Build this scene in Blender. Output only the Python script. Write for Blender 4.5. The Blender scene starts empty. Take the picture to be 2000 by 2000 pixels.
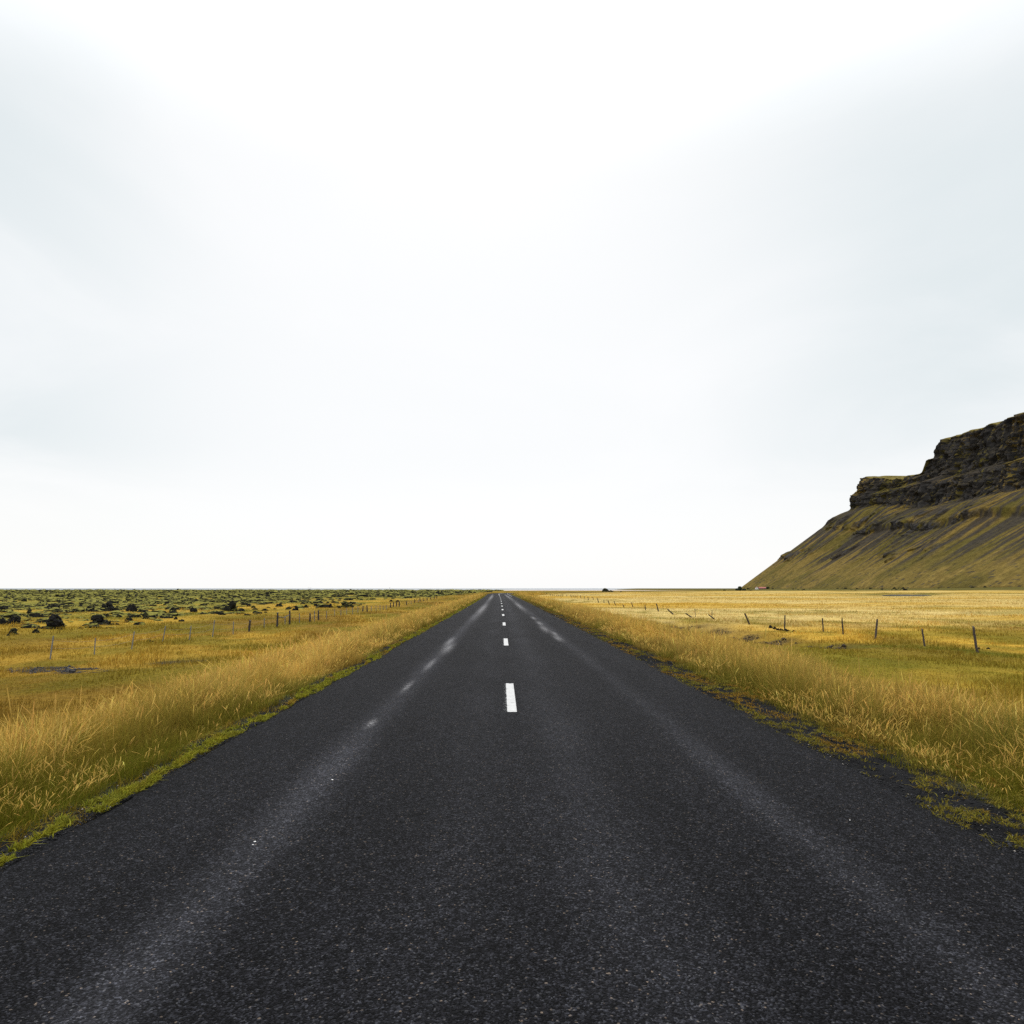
import bpy, bmesh, math, random
import numpy as np
from mathutils import Vector, Matrix, Euler

random.seed(7)
rng = np.random.default_rng(11)
sc = bpy.context.scene
COL = sc.collection
R = math.radians

# ------------------------------------------------------------------ camera
F = 1333.0            # focal length in photograph pixels (24 mm on a 36 mm wide frame)
CAMZ = 1.75
cam = bpy.data.cameras.new("camera")
cam.sensor_fit = 'HORIZONTAL'; cam.sensor_width = 36.0; cam.lens = 36.0 * F / 2000.0
cam.clip_start = 0.1; cam.clip_end = 300000.0
camo = bpy.data.objects.new("camera", cam); COL.objects.link(camo)
camo.location = (0, 0, CAMZ)
camo.rotation_euler = Euler((R(90) + math.atan(149.0 / F), 0, -math.atan(20.0 / F)), 'XYZ')
sc.camera = camo
CAMR = camo.rotation_euler.to_matrix()

# ------------------------------------------------------------------ sky and sun (overcast)
SUN_EL, SUN_AZ = 48.0, -3.0            # azimuth from +Y, negative = to the left
w = bpy.data.worlds.new("World"); sc.world = w; w.use_nodes = True
nt = w.node_tree; nt.nodes.clear()


def N(tree, kind, **kw):
    n = tree.nodes.new(kind)
    for k, v in kw.items():
        if k == 'inp':
            for i, val in v.items():
                n.inputs[i].default_value = val
        else:
            setattr(n, k, v)
    return n


def math_node(tree, op, a, b=None, clamp=False):
    n = tree.nodes.new('ShaderNodeMath'); n.operation = op; n.use_clamp = clamp
    for i, v in enumerate((a, b)):
        if v is None: continue
        if isinstance(v, (int, float)): n.inputs[i].default_value = v
        else: tree.links.new(v, n.inputs[i])
    return n.outputs[0]


def ramp(tree, fac, stops, interp='LINEAR'):
    n = tree.nodes.new('ShaderNodeValToRGB'); cr = n.color_ramp; cr.interpolation = interp
    while len(cr.elements) < len(stops): cr.elements.new(0.5)
    for e, (p, c) in zip(cr.elements, stops):
        e.position = p
        e.color = (c, c, c, 1) if isinstance(c, (int, float)) else (*c, 1)
    tree.links.new(fac, n.inputs[0])
    return n.outputs[0]


def mix(tree, fac, a, b, mode='MIX'):
    n = tree.nodes.new('ShaderNodeMix'); n.data_type = 'RGBA'; n.blend_type = mode
    for i, v in ((0, fac), (6, a), (7, b)):
        sock = n.inputs[i]
        if isinstance(v, (int, float)): sock.default_value = v if i == 0 else (v, v, v, 1)
        elif isinstance(v, tuple): sock.default_value = (*v, 1)
        else: tree.links.new(v, sock)
    return n.outputs[2]


sky = N(nt, 'ShaderNodeTexSky', sky_type='NISHITA')
sky.sun_disc = False; sky.sun_elevation = R(SUN_EL); sky.sun_rotation = R(SUN_AZ)
sky.air_density = 1.0; sky.dust_density = 2.0
bg_sky = N(nt, 'ShaderNodeBackground', inp={1: 0.1})
nt.links.new(sky.outputs[0], bg_sky.inputs[0])
tc = N(nt, 'ShaderNodeTexCoord')
sep = N(nt, 'ShaderNodeSeparateXYZ'); nt.links.new(tc.outputs['Generated'], sep.inputs[0])
el = math_node(nt, 'MAXIMUM', sep.outputs[2], 0.0)
# cloud sheet: project the direction on a flat layer so the clouds foreshorten to the horizon
den = math_node(nt, 'ADD', el, 0.16)
cx = math_node(nt, 'DIVIDE', sep.outputs[0], den)
cy = math_node(nt, 'DIVIDE', sep.outputs[1], den)
cmb = N(nt, 'ShaderNodeCombineXYZ')
nt.links.new(cx, cmb.inputs[0]); nt.links.new(cy, cmb.inputs[1])
n1 = N(nt, 'ShaderNodeTexNoise', inp={'Scale': 0.85, 'Detail': 7.0, 'Roughness': 0.52, 'Distortion': 0.7})
off = N(nt, 'ShaderNodeVectorMath', operation='ADD'); off.inputs[1].default_value = (3.7, 1.9, 0.0)
nt.links.new(cmb.outputs[0], off.inputs[0]); nt.links.new(off.outputs[0], n1.inputs['Vector'])
cl = ramp(nt, n1.outputs[0], [(0.34, 0.0), (0.74, 1.0)], 'EASE')
grey = mix(nt, cl, (0.785, 0.848, 0.866), (0.955, 0.975, 0.985))
# bright, thin cloud low over the sea and in the high middle of the view, brighter still overhead (overcast zenith)
low = ramp(nt, el, [(0.0, 1.0), (0.085, 0.85), (0.20, 0.0)], 'EASE')
c1 = mix(nt, low, grey, (1.02, 1.02, 1.01))
sundir = Vector((math.sin(R(SUN_AZ)) * math.cos(R(17)), math.cos(R(SUN_AZ)) * math.cos(R(17)), math.sin(R(17))))
vd = N(nt, 'ShaderNodeVectorMath', operation='DOT_PRODUCT')
nt.links.new(tc.outputs['Generated'], vd.inputs[0]); vd.inputs[1].default_value = sundir
glow = ramp(nt, vd.outputs['Value'], [(0.80, 0.0), (0.99, 1.0)], 'EASE')
c2 = mix(nt, math_node(nt, 'MULTIPLY', glow, 0.85), c1, (1.01, 1.015, 1.02))
zen = ramp(nt, el, [(0.52, 0.0), (0.98, 1.0)], 'EASE')
c3 = mix(nt, zen, c2, (2.7, 2.75, 2.8))
bg_cl = N(nt, 'ShaderNodeBackground', inp={1: 1.0})
nt.links.new(c3, bg_cl.inputs[0])
ms = N(nt, 'ShaderNodeMixShader', inp={0: 0.94})
nt.links.new(bg_sky.outputs[0], ms.inputs[1]); nt.links.new(bg_cl.outputs[0], ms.inputs[2])
out = N(nt, 'ShaderNodeOutputWorld'); nt.links.new(ms.outputs[0], out.inputs[0])

sun = bpy.data.lights.new("sun", 'SUN'); sun.energy = 1.5; sun.angle = R(12); sun.color = (1.0, 0.95, 0.87)
suno = bpy.data.objects.new("sun", sun); COL.objects.link(suno)
sd = Vector((math.sin(R(SUN_AZ)) * math.cos(R(SUN_EL)), math.cos(R(SUN_AZ)) * math.cos(R(SUN_EL)), math.sin(R(SUN_EL))))
suno.rotation_euler = sd.to_track_quat('Z', 'Y').to_euler()

sc.view_settings.view_transform = 'Standard'; sc.view_settings.look = 'None'
sc.view_settings.exposure = 0.0; sc.view_settings.gamma = 1.0
sc.view_settings.use_curve_mapping = False
sc.render.engine = 'CYCLES'
sc.cycles.max_bounces = 6; sc.cycles.diffuse_bounces = 3; sc.cycles.transparent_max_bounces = 8
sc.cycles.use_denoising = False


# ------------------------------------------------------------------ numpy noise
def vnoise(x, y, seed=0):
    x = np.asarray(x, float); y = np.asarray(y, float)
    xi = np.floor(x).astype(np.int64); yi = np.floor(y).astype(np.int64)
    fx = x - xi; fy = y - yi
    fx = fx * fx * fx * (fx * (fx * 6 - 15) + 10); fy = fy * fy * fy * (fy * (fy * 6 - 15) + 10)

    def h(a, b):
        n = (a * 374761393 + b * 668265263 + seed * 974634777) & 0xFFFFFFFF
        n = ((n ^ (n >> 13)) * 1274126177) & 0xFFFFFFFF
        n = ((n ^ (n >> 15)) * 2246822519) & 0xFFFFFFFF
        return ((n ^ (n >> 16)) & 0xFFFF) / 65535.0
    a = h(xi, yi); b = h(xi + 1, yi); c = h(xi, yi + 1); d = h(xi + 1, yi + 1)
    return (a + (b - a) * fx) * (1 - fy) + (c + (d - c) * fx) * fy


def fbm(x, y, seed=0, oct=4, gain=0.5):
    s = 0; a = 1.0; t = 0
    for o in range(oct):
        s = s + a * vnoise(x * 2 ** o + 17.3 * o, y * 2 ** o - 9.1 * o, seed + o); t += a; a *= gain
    return s / t            # 0..1, mean .5


def sst(a, b, x):
    t = np.clip((np.asarray(x, float) - a) / (b - a), 0, 1)
    return t * t * (3 - 2 * t)


def lerp(a, b, t):
    return a + (b - a) * t


def lerp3(a, b, t):
    return np.asarray(a) + (np.asarray(b) - np.asarray(a)) * t[..., None]


# ------------------------------------------------------------------ terrain functions
def road_x(y):
    y = np.asarray(y, float)
    return 0.15 - 1.1 * (np.clip(y, 0, 212) / 212.0) ** 2 + np.where(y > 205, (y - 205) ** 2 / 1150.0, 0) - np.where(y > 212, (y - 212) * 0.0, 0)


def road_z(y):
    y = np.asarray(y, float)
    return -1.1 * sst(235, 420, y) - 3.0 * sst(700, 1400, y)


def pond_mask(x, y):
    # pond in the right field, long away from the camera
    u = (x - (172 + 0.55 * (y - 290))) / 10.0
    v = (y - 293) / 36.0
    return u * u + v * v + 0.5 * (fbm(x / 9, y / 22, 91) - 0.5)     # <1 inside


def zt(x, y):
    x = np.asarray(x, float); y = np.asarray(y, float)
    ax = x - road_x(y); a = np.abs(ax)
    rz = road_z(y)
    fieldz = -1.2 - 3.8 * sst(820, 1400, y)
    L = np.interp(a, [0, 3.1, 3.4, 3.9, 5.2, 8.6], [-.07, -.06, -.05, -.10, -.38, -1.2])
    Rr = np.interp(a, [0, 3.1, 3.4, 4.4, 6.6, 10.6], [-.07, -.06, -.05, -.12, -.42, -1.2])
    e = np.where(ax < 0, L, Rr)
    k = (e + 1.2) / 1.2                  # 1 on the road, 0 in the field
    z = fieldz + k * (rz - fieldz - 0.05)
    m = sst(4.5, 13, a)
    z = z + m * (0.35 * (fbm(x / 9, y / 9, 3) - .5) + 0.7 * (fbm(x / 45, y / 45, 5) - .5) * sst(12, 40, a))
    z = z + 0.06 * sst(3.6, 5, a) * (fbm(x / 1.1, y / 1.1, 8) - .5)
    # rough lava ground left of the left fence, gently humped
    lv = sst(-24, -40, x + -0.03 * y)
    z = z + lv * ((.35 + .5 * sst(90, 260, y)) * (fbm(x / 14, y / 14, 21) - .42) + 0.3 * (fbm(x / 3, y / 3, 22) - .5)) * (1 - sst(900, 1300, y))
    # eroded drain across the right field
    dx = (x - drain_x(y)) / 1.6
    z = z - 0.55 * np.exp(-dx * dx) * sst(33, 40, y) * (1 - sst(58, 66, y))
    # pond hollow and its far bank
    pm = pond_mask(x, y)
    z = np.where(y > 150, z + np.where(pm < 1.25, -0.35, 0) + 0.9 * np.exp(-((pm - 1.9) / 0.45) ** 2) * sst(285, 330, y), z)
    # apron at the mountain's foot
    z = z + 6.0 * sst(600, 780, x) * (1 - 0.0 * y)
    z = z - 6.0 * sst(2900, 3600, y) * (1 - sst(500, 700, x))
    return z


def drain_x(y):
    return np.interp(y, [30, 38, 44, 50, 61, 70], [18.5, 16.9, 16.2, 15.6, 15.0, 14.2])


def ray(px, py):
    d = CAMR @ Vector(((px - 1000) / F, -(py - 1000) / F, -1.0))
    return d / d.y


def at(px, py, dz=0.0):
    """Where the sight line through a photograph pixel meets the ground."""
    d = ray(px, py); zz = -1.2
    for i in range(40):
        t = (zz + dz - CAMZ) / min(d.z, -0.0006)
        t = min(t, 2500)
        zn = float(zt(d.x * t, d.y * t))
        zz = lerp(zz, zn, 0.6)
    return Vector((d.x * t, d.y * t, float(zt(d.x * t, d.y * t))))


def at_depth(px, py, Y):
    d = ray(px, py)
    return Vector((d.x * Y, Y, CAMZ + d.z * Y))


# colours (linear albedo)
STRAW = (.61, .405, .105); GOLD = (.44, .270, .038); OCHRE = (.220, .132, .020); RUST = (.19, .105, .028)
OLIVE = (.165, .132, .014); GREEN = (.084, .088, .007); MOSS = (.185, .180, .042); MOSSY = (.25, .225, .016)
SOIL = (.035, .029, .022); GRAVEL = (.014, .014, .015); SAND = (.50, .43, .38)


def lava_mask(x, y):
    return sst(-26, -33, x - 0.03 * y + 8 * (fbm(x / 18, y / 18, 31) - .5)) * sst(36, 52, y)


def lava_near(x, y):
    s_ = x / np.maximum(y, 1)
    Y0 = np.interp(s_, [-.6, -.4, -.2], [80, 105, 210])
    return sst(.65, 1.35, y / Y0 + .5 * (fbm(x / 16, y / 22, 33) - .5))


def bare_mask(x, y):
    """Bare, dark ground: the eroded drain right, a gravelly scar left."""
    dx = (x - drain_x(y)) / (1.5 + .8 * fbm(x / 2, y / 2, 40))
    d = np.exp(-dx * dx) * sst(32, 40, y) * (1 - sst(58, 66, y))
    d = d * sst(.42, .56, fbm(x / 1.3, y / 1.8, 41)) * 1.2
    q = ((x + 16.6) / 2.1) ** 2 + ((y - 26.3 + .25 * (x + 16.6)) / 1.0) ** 2
    d2 = (1 - sst(.6, 1.3, q + 2.0 * (fbm(x / .9, y / .9, 44) - .5))) * sst(.34, .46, fbm(x / .35, y / .5, 47))
    q3 = ((x + 13.1) / 1.2) ** 2 + ((y - 28.3) / .8) ** 2
    d3 = (1 - sst(.5, 1.2, q3 + 1.6 * (fbm(x / .8, y / .8, 45) - .5))) * .8
    return np.clip(np.maximum(np.maximum(d, d2), d3), 0, 1)


def field_col(x, y):
    x = np.asarray(x, float); y = np.asarray(y, float)
    ax = x - road_x(y); a = np.abs(ax)
    n1_ = fbm(x / 7, y / 16, 51); n2_ = fbm(x / 2.2, y / 3.5, 52); n3_ = fbm(x / 60, y / 130, 53)
    n4_ = fbm(x / 90, y / 22, 56)            # long streaks across the far field
    base = lerp3(OCHRE, GOLD, sst(.38, .62, n1_))
    base = lerp3(base, OLIVE, sst(.52, .70, n2_) * .75)
    # right field: far part paler and more golden
    farR = sst(42, 75, y) * sst(8, 14, ax)
    gold = lerp3(np.array(GOLD) * .95, np.array((.55, .41, .150)) * .90, sst(.35, .65, n4_))
    gold = lerp3(gold, OLIVE, sst(.57, .72, n4_ * .55 + n2_ * .45) * .8)
    c = lerp3(base, gold, farR)
    # green hollow between the right verge and the fence
    g = sst(6, 9, ax) * (1 - sst(19, 30, ax + 10 * (n1_ - .5))) * (1 - sst(24, 50, y + 30 * (n1_ - .5)))
    gcol = lerp3(GREEN, OLIVE, sst(.35, .65, n2_))
    gcol = lerp3(gcol, OCHRE, sst(.60, .78, n1_ * .5 + n2_ * .5) * .8)
    g = g * (.5 + .5 * sst(.34, .56, fbm(x / 3.5, y / 5.5, 66)))
    c = lerp3(c, gcol, g * .92)
    g2 = sst(9, 13, ax) * sst(.50, .64, fbm(x / 9, y / 15, 67)) * (1 - sst(70, 130, y)) * .65
    c = lerp3(c, np.array(OLIVE) * .95, g2)
    # left field
    lf = sst(-8, -12, ax)
    lcol = lerp3(OCHRE, np.array(GOLD) * .85, sst(.45, .72, n1_))
    lcol = lerp3(lcol, OLIVE, sst(.42, .60, n2_ * .5 + fbm(x / 6, y / 9, 54) * .5) * .85)
    lcol = lerp3(lcol, OLIVE, sst(-21, -30, x) * .55)
    c = lerp3(c, lcol * (.66 + .14 * sst(14, 45, y))[..., None], lf * .95)
    # mossy lava beyond the left fence
    lm = lava_mask(x, y)
    gap = sst(.52, .66, fbm(x / 30, y / 14, 55)) * (1 - sst(150, 330, y))
    mc = lerp3(MOSS, OLIVE, n2_)
    mc = lerp3(mc, lerp3(np.array(OLIVE) * .95, np.array(GOLD) * .8, sst(.4, .6, n1_)), (1 - lava_near(x, y)) * .9)
    mc = lerp3(mc, np.array(GOLD) * .9, gap * .6)
    c = lerp3(c, mc, lm)
    # verge: gold tops, green and rust at the foot
    ve = 1 - sst(6.0, 8.5, a)
    nv = fbm(x / 1.5, y / 4.5, 57)
    vc = lerp3(GOLD, STRAW, sst(.38, .6, fbm(x / 3, y / 9, 58)))
    vc = lerp3(vc, OLIVE, sst(.47, .60, nv) * .95)
    vc = lerp3(vc, np.array(OCHRE) * .75, sst(.54, .66, fbm(x / 1.8, y / 4, 68)) * .7)
    vc = lerp3(vc, np.array((.10, .125, .03)), sst(.60, .72, fbm(x / 1.0, y / 2.6, 64)) * .8)
    foot = 1 - sst(3.9, 5.4, a - np.where(ax > 0, .6, 0) + .8 * (fbm(x / .7, y / 1.6, 60) - .5))
    fc = lerp3(np.array(OCHRE) * .8, np.array(GREEN) * 1.1, sst(.36, .52, nv))
    fc = lerp3(fc, RUST, sst(.58, .7, fbm(x / 1.2, y / 3, 59)) * .8)
    vc = lerp3(vc, fc, foot * .85)
    vc = lerp3(vc, np.array(GREEN) * 1.15, (1 - sst(5.0, 12.5, y + 6 * (nv - .5))) * .85)
    c = lerp3(c, vc, ve)
    c = lerp3(c, np.array(SOIL), bare_mask(x, y) * .85)
    # pond banks and the thin wet lines beyond
    pm = pond_mask(x, y)
    c = lerp3(c, np.array((.075, .070, .016)), np.where(y > 150, np.exp(-((pm - 1.8) / .6) ** 2), 0) * sst(270, 300, y))
    ln = sst(.62, .68, fbm(x / 55, y / 30, 61)) * sst(260, 330, y) * sst(60, 120, x)
    c = lerp3(c, np.array(OLIVE) * .7, ln)
    # far country: sand flats; olive on the apron of the mountain
    c = lerp3(c, np.array(SAND), sst(1100, 1500, y) * (1 - sst(430, 600, x)))
    c = lerp3(c, np.array((.095, .080, .02)), sst(585, 640, x + 40 * (fbm(x / 40, y / 40, 62) - .5)))
    return c


# ------------------------------------------------------------------ mesh helpers
def mat(name):
    m = bpy.data.materials.new(name); m.use_nodes = True
    t = m.node_tree
    return m, t, t.nodes['Principled BSDF'], t.nodes['Material Output']


def link(t, a, b): t.links.new(a, b)


def mesh_np(name, V, Fq=None, Ft=None, smooth=False):
    me = bpy.data.meshes.new(name)
    V = np.asarray(V, np.float32)
    nq = 0 if Fq is None else len(Fq); ntr = 0 if Ft is None else len(Ft)
    me.vertices.add(len(V)); me.vertices.foreach_set('co', V.ravel())
    me.loops.add(nq * 4 + ntr * 3); me.polygons.add(nq + ntr)
    li = []
    if nq: li.append(np.asarray(Fq, np.int32).ravel())
    if ntr: li.append(np.asarray(Ft, np.int32).ravel())
    me.loops.foreach_set('vertex_index', np.concatenate(li))
    st = np.concatenate([np.arange(nq) * 4, nq * 4 + np.arange(ntr) * 3]).astype(np.int32)
    me.polygons.foreach_set('loop_start', st)
    me.update(calc_edges=True)
    me.polygons.foreach_set('use_smooth', np.full(nq + ntr, smooth))
    return me


def set_col(me, C, name='col'):
    C = np.asarray(C, np.float32)
    A = np.ones((len(C), 4), np.float32); A[:, :3] = C
    at_ = me.color_attributes.new(name, 'FLOAT_COLOR', 'POINT')
    at_.data.foreach_set('color', A.ravel())


def grid_faces(nr, nc):
    i = np.arange(nr - 1)[:, None] * nc + np.arange(nc - 1)[None, :]
    i = i.ravel()
    return np.stack([i, i + 1, i + nc + 1, i + nc], 1)


def add(name, me, m=None, parent=None, **props):
    o = bpy.data.objects.new(name, me); COL.objects.link(o)
    if m is not None: me.materials.append(m)
    if parent is not None: o.parent = parent
    for k, v in props.items(): o[k] = v
    return o


# ------------------------------------------------------------------ materials
def mat_ground():
    m, t, b, o = mat("field_turf")
    a = N(t, 'ShaderNodeAttribute', attribute_name='col')
    tc = N(t, 'ShaderNodeNewGeometry')
    n = N(t, 'ShaderNodeTexNoise', inp={'Scale': 5.0, 'Detail': 8.0, 'Roughness': .7})
    link(t, tc.outputs['Position'], n.inputs['Vector'])
    f = ramp(t, n.outputs[0], [(.25, .45), (.75, 1.35)])
    c = mix(t, 1.0, a.outputs['Color'], f, 'MULTIPLY')
    n2 = N(t, 'ShaderNodeTexNoise', inp={'Scale': .35, 'Detail': 6.0, 'Roughness': .65})
    link(t, tc.outputs['Position'], n2.inputs['Vector'])
    c = mix(t, 1.0, c, ramp(t, n2.outputs[0], [(.3, .75), (.7, 1.2)]), 'MULTIPLY')
    link(t, c, b.inputs['Base Color']); b.inputs['Roughness'].default_value = .95
    b.inputs['Specular IOR Level'].default_value = .02
    bp = N(t, 'ShaderNodeBump', inp={'Strength': .8, 'Distance': .06})
    link(t, n.outputs[0], bp.inputs['Height']); link(t, bp.outputs[0], b.inputs['Normal'])
    return m


def mat_blade(name, trans=.35):
    m, t, b, o = mat(name)
    a = N(t, 'ShaderNodeAttribute', attribute_name='col')
    link(t, a.outputs['Color'], b.inputs['Base Color'])
    b.inputs['Roughness'].default_value = .8; b.inputs['Specular IOR Level'].default_value = .03
    tr = N(t, 'ShaderNodeBsdfTranslucent'); link(t, a.outputs['Color'], tr.inputs[0])
    mx = N(t, 'ShaderNodeMixShader', inp={0: trans})
    link(t, b.outputs[0], mx.inputs[1]); link(t, tr.outputs[0], mx.inputs[2]); link(t, mx.outputs[0], o.inputs[0])
    return m


def mat_asphalt():
    m, t, b, o = mat("asphalt")
    uv = N(t, 'ShaderNodeUVMap', uv_map='track')
    s = N(t, 'ShaderNodeSeparateXYZ'); link(t, uv.outputs[0], s.inputs[0])
    u, v = s.outputs[0], s.outputs[1]
    g = N(t, 'ShaderNodeNewGeometry')
    vo = N(t, 'ShaderNodeTexVoronoi', inp={'Scale': 105.0, 'Randomness': 1.0}); link(t, g.outputs['Position'], vo.inputs['Vector'])
    sp = N(t, 'ShaderNodeSeparateColor'); link(t, vo.outputs['Color'], sp.inputs[0])
    stone = ramp(t, sp.outputs[0], [(0.0, (.0018, .0018, .0022)), (.50, (.0048, .0048, .0058)), (.80, (.0135, .0135, .0165)), (.95, (.027, .028, .034)), (.988, (.042, .042, .045)), (1.0, (.11, .085, .065))])
    vo2 = N(t, 'ShaderNodeTexVoronoi', inp={'Scale': 30.0}); link(t, g.outputs['Position'], vo2.inputs['Vector'])
    sp2 = N(t, 'ShaderNodeSeparateColor'); link(t, vo2.outputs['Color'], sp2.inputs[0])
    stone = mix(t, 1.0, stone, ramp(t, sp2.outputs[1], [(0, .6), (1, 1.45)]), 'MULTIPLY')
    # large, soft wear
    ln = N(t, 'ShaderNodeTexNoise', inp={'Scale': .55, 'Detail': 5.0, 'Roughness': .6})
    mp = N(t, 'ShaderNodeCombineXYZ'); link(t, math_node(t, 'MULTIPLY', u, 2.2), mp.inputs[0]); link(t, math_node(t, 'MULTIPLY', v, .45), mp.inputs[1])
    link(t, mp.outputs[0], ln.inputs['Vector'])
    stone = mix(t, 1.0, stone, ramp(t, ln.outputs[0], [(.3, .78), (.7, 1.25)]), 'MULTIPLY')
    # polished wheel tracks, blotchy along the road
    ln2 = N(t, 'ShaderNodeTexNoise', inp={'Scale': .30, 'Detail': 4.0, 'Roughness': .55})
    mp2 = N(t, 'ShaderNodeCombineXYZ'); link(t, u, mp2.inputs[0]); link(t, math_node(t, 'MULTIPLY', v, .55), mp2.inputs[1])
    link(t, mp2.outputs[0], ln2.inputs['Vector'])
    patch = ramp(t, ln2.outputs[0], [(.36, .42), (.66, 1.0)], 'EASE')
    def track(c, wd):
        d = math_node(t, 'SUBTRACT', u, c); d = math_node(t, 'DIVIDE', d, wd)
        d = math_node(t, 'MULTIPLY', d, d); d = math_node(t, 'MULTIPLY', d, -1.0)
        return math_node(t, 'POWER', 2.718, d)
    tl = math_node(t, 'MULTIPLY', track(-1.82, .20), .66)
    tr = math_node(t, 'MULTIPLY', track(2.02, .18), .38)
    ti = math_node(t, 'MULTIPLY', track(.55, .34), .24)
    tj = math_node(t, 'MULTIPLY', track(-.45, .35), .14)
    tt = math_node(t, 'ADD', math_node(t, 'ADD', tl, tr), math_node(t, 'ADD', ti, tj))
    tt = math_node(t, 'MULTIPLY', tt, patch)
    fine = N(t, 'ShaderNodeTexNoise', inp={'Scale': 55.0, 'Detail': 3.0, 'Roughness': .7}); link(t, g.outputs['Position'], fine.inputs['Vector'])
    tt = math_node(t, 'MULTIPLY', tt, ramp(t, fine.outputs[0], [(.36, .25), (.66, 1.0)]))
    gain = math_node(t, 'ADD', math_node(t, 'MULTIPLY', tt, 4.2), 1.0)
    gc = N(t, 'ShaderNodeCombineXYZ')
    for i in range(3): link(t, gain, gc.inputs[i])
    c = mix(t, 1.0, stone, gc.outputs[0], 'MULTIPLY')
    c = mix(t, math_node(t, 'MULTIPLY', tt, .42, True), c, (.085, .086, .095))
    # bright rubbed spots in the tracks (old marking paint and polished chips)
    def spot(cu, wu, cv, wv):
        return math_node(t, 'MULTIPLY', track(cu, wu), pv(cv, wv))
    def pv(cv, wv):
        d = math_node(t, 'SUBTRACT', v, cv); d = math_node(t, 'DIVIDE', d, wv)
        d = math_node(t, 'MULTIPLY', d, d); d = math_node(t, 'MULTIPLY', d, -1.0)
        return math_node(t, 'POWER', 2.718, d)
    S = None
    for args in ((-1.72, .13, 20.6, 1.6), (-1.86, .09, 23.0, 1.5), (-1.80, .06, 16.2, 1.0), (-1.84, .05, 12.6, .6), (1.74, .15, 30.2, 2.2), (1.80, .12, 35.0, 1.8),
                 (1.86, .12, 24.5, 1.3), (1.93, .08, 27.0, 1.2), (1.78, .1, 41, 2.0), (1.72, .22, 70, 14.0), (-1.72, .25, 60, 16.0), (1.7, .3, 150, 45.), (-1.75, .3, 140, 40.), (-1.85, .05, 9.2, .25)):
        q = spot(*args); S = q if S is None else math_node(t, 'ADD', S, q)
    fine2 = N(t, 'ShaderNodeTexNoise', inp={'Scale': 22.0, 'Detail': 4.0, 'Roughness': .75}); link(t, g.outputs['Position'], fine2.inputs['Vector'])
    S = math_node(t, 'MULTIPLY', S, ramp(t, fine2.outputs[0], [(.42, 0.0), (.62, 1.0)]))
    c = mix(t, math_node(t, 'MULTIPLY', S, .62, True), c, (.42, .41, .42))
    link(t, c, b.inputs['Base Color'])
    b.inputs['Roughness'].default_value = .85; b.inputs['Specular IOR Level'].default_value = .055
    bp = N(t, 'ShaderNodeBump', inp={'Strength': 1.0, 'Distance': .011}); bp.invert = True
    link(t, vo.outputs['Distance'], bp.inputs['Height'])
    link(t, bp.outputs[0], b.inputs['Normal'])
    return m


def mat_paint():
    m, t, b, o = mat("marking_paint")
    uv = N(t, 'ShaderNodeUVMap', uv_map='track')
    s = N(t, 'ShaderNodeSeparateXYZ'); link(t, uv.outputs[0], s.inputs[0])
    g = N(t, 'ShaderNodeNewGeometry')
    n = N(t, 'ShaderNodeTexNoise', inp={'Scale': 60.0, 'Detail': 3.0, 'Roughness': .7}); link(t, g.outputs['Position'], n.inputs['Vector'])
    n2 = N(t, 'ShaderNodeTexNoise', inp={'Scale': 9.0, 'Detail': 4.0, 'Roughness': .6}); link(t, g.outputs['Position'], n2.inputs['Vector'])
    c = ramp(t, n2.outputs[0], [(.3, (.33, .33, .33)), (.7, (.46, .46, .455))])
    link(t, c, b.inputs['Base Color']); b.inputs['Roughness'].default_value = .7
    # overspray: the paint thins into specks at the left edge and the ends
    edge = s.outputs[0]                                    # 0 at the left rim .. 1 at the right
    e1 = ramp(t, edge, [(0.0, .22), (.36, .42), (.42, 1.0), (.97, 1.0), (1.0, .6)])
    e2 = ramp(t, s.outputs[1], [(0.0, .1), (.02, 1.0), (.975, 1.0), (1.0, .1)])
    cov = math_node(t, 'MULTIPLY', math_node(t, 'MULTIPLY', e1, e2), ramp(t, n2.outputs[0], [(.34, .50), (.46, 1.0)]))
    thr = math_node(t, 'SUBTRACT', math_node(t, 'ADD', cov, math_node(t, 'MULTIPLY', n.outputs[0], 1.0)), .93)
    al = math_node(t, 'MULTIPLY', thr, 9.0, True)
    link(t, al, b.inputs['Alpha'])
    bp = N(t, 'ShaderNodeBump', inp={'Strength': .5, 'Distance': .004}); link(t, n.outputs[0], bp.inputs['Height']); link(t, bp.outputs[0], b.inputs['Normal'])
    return m


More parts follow.
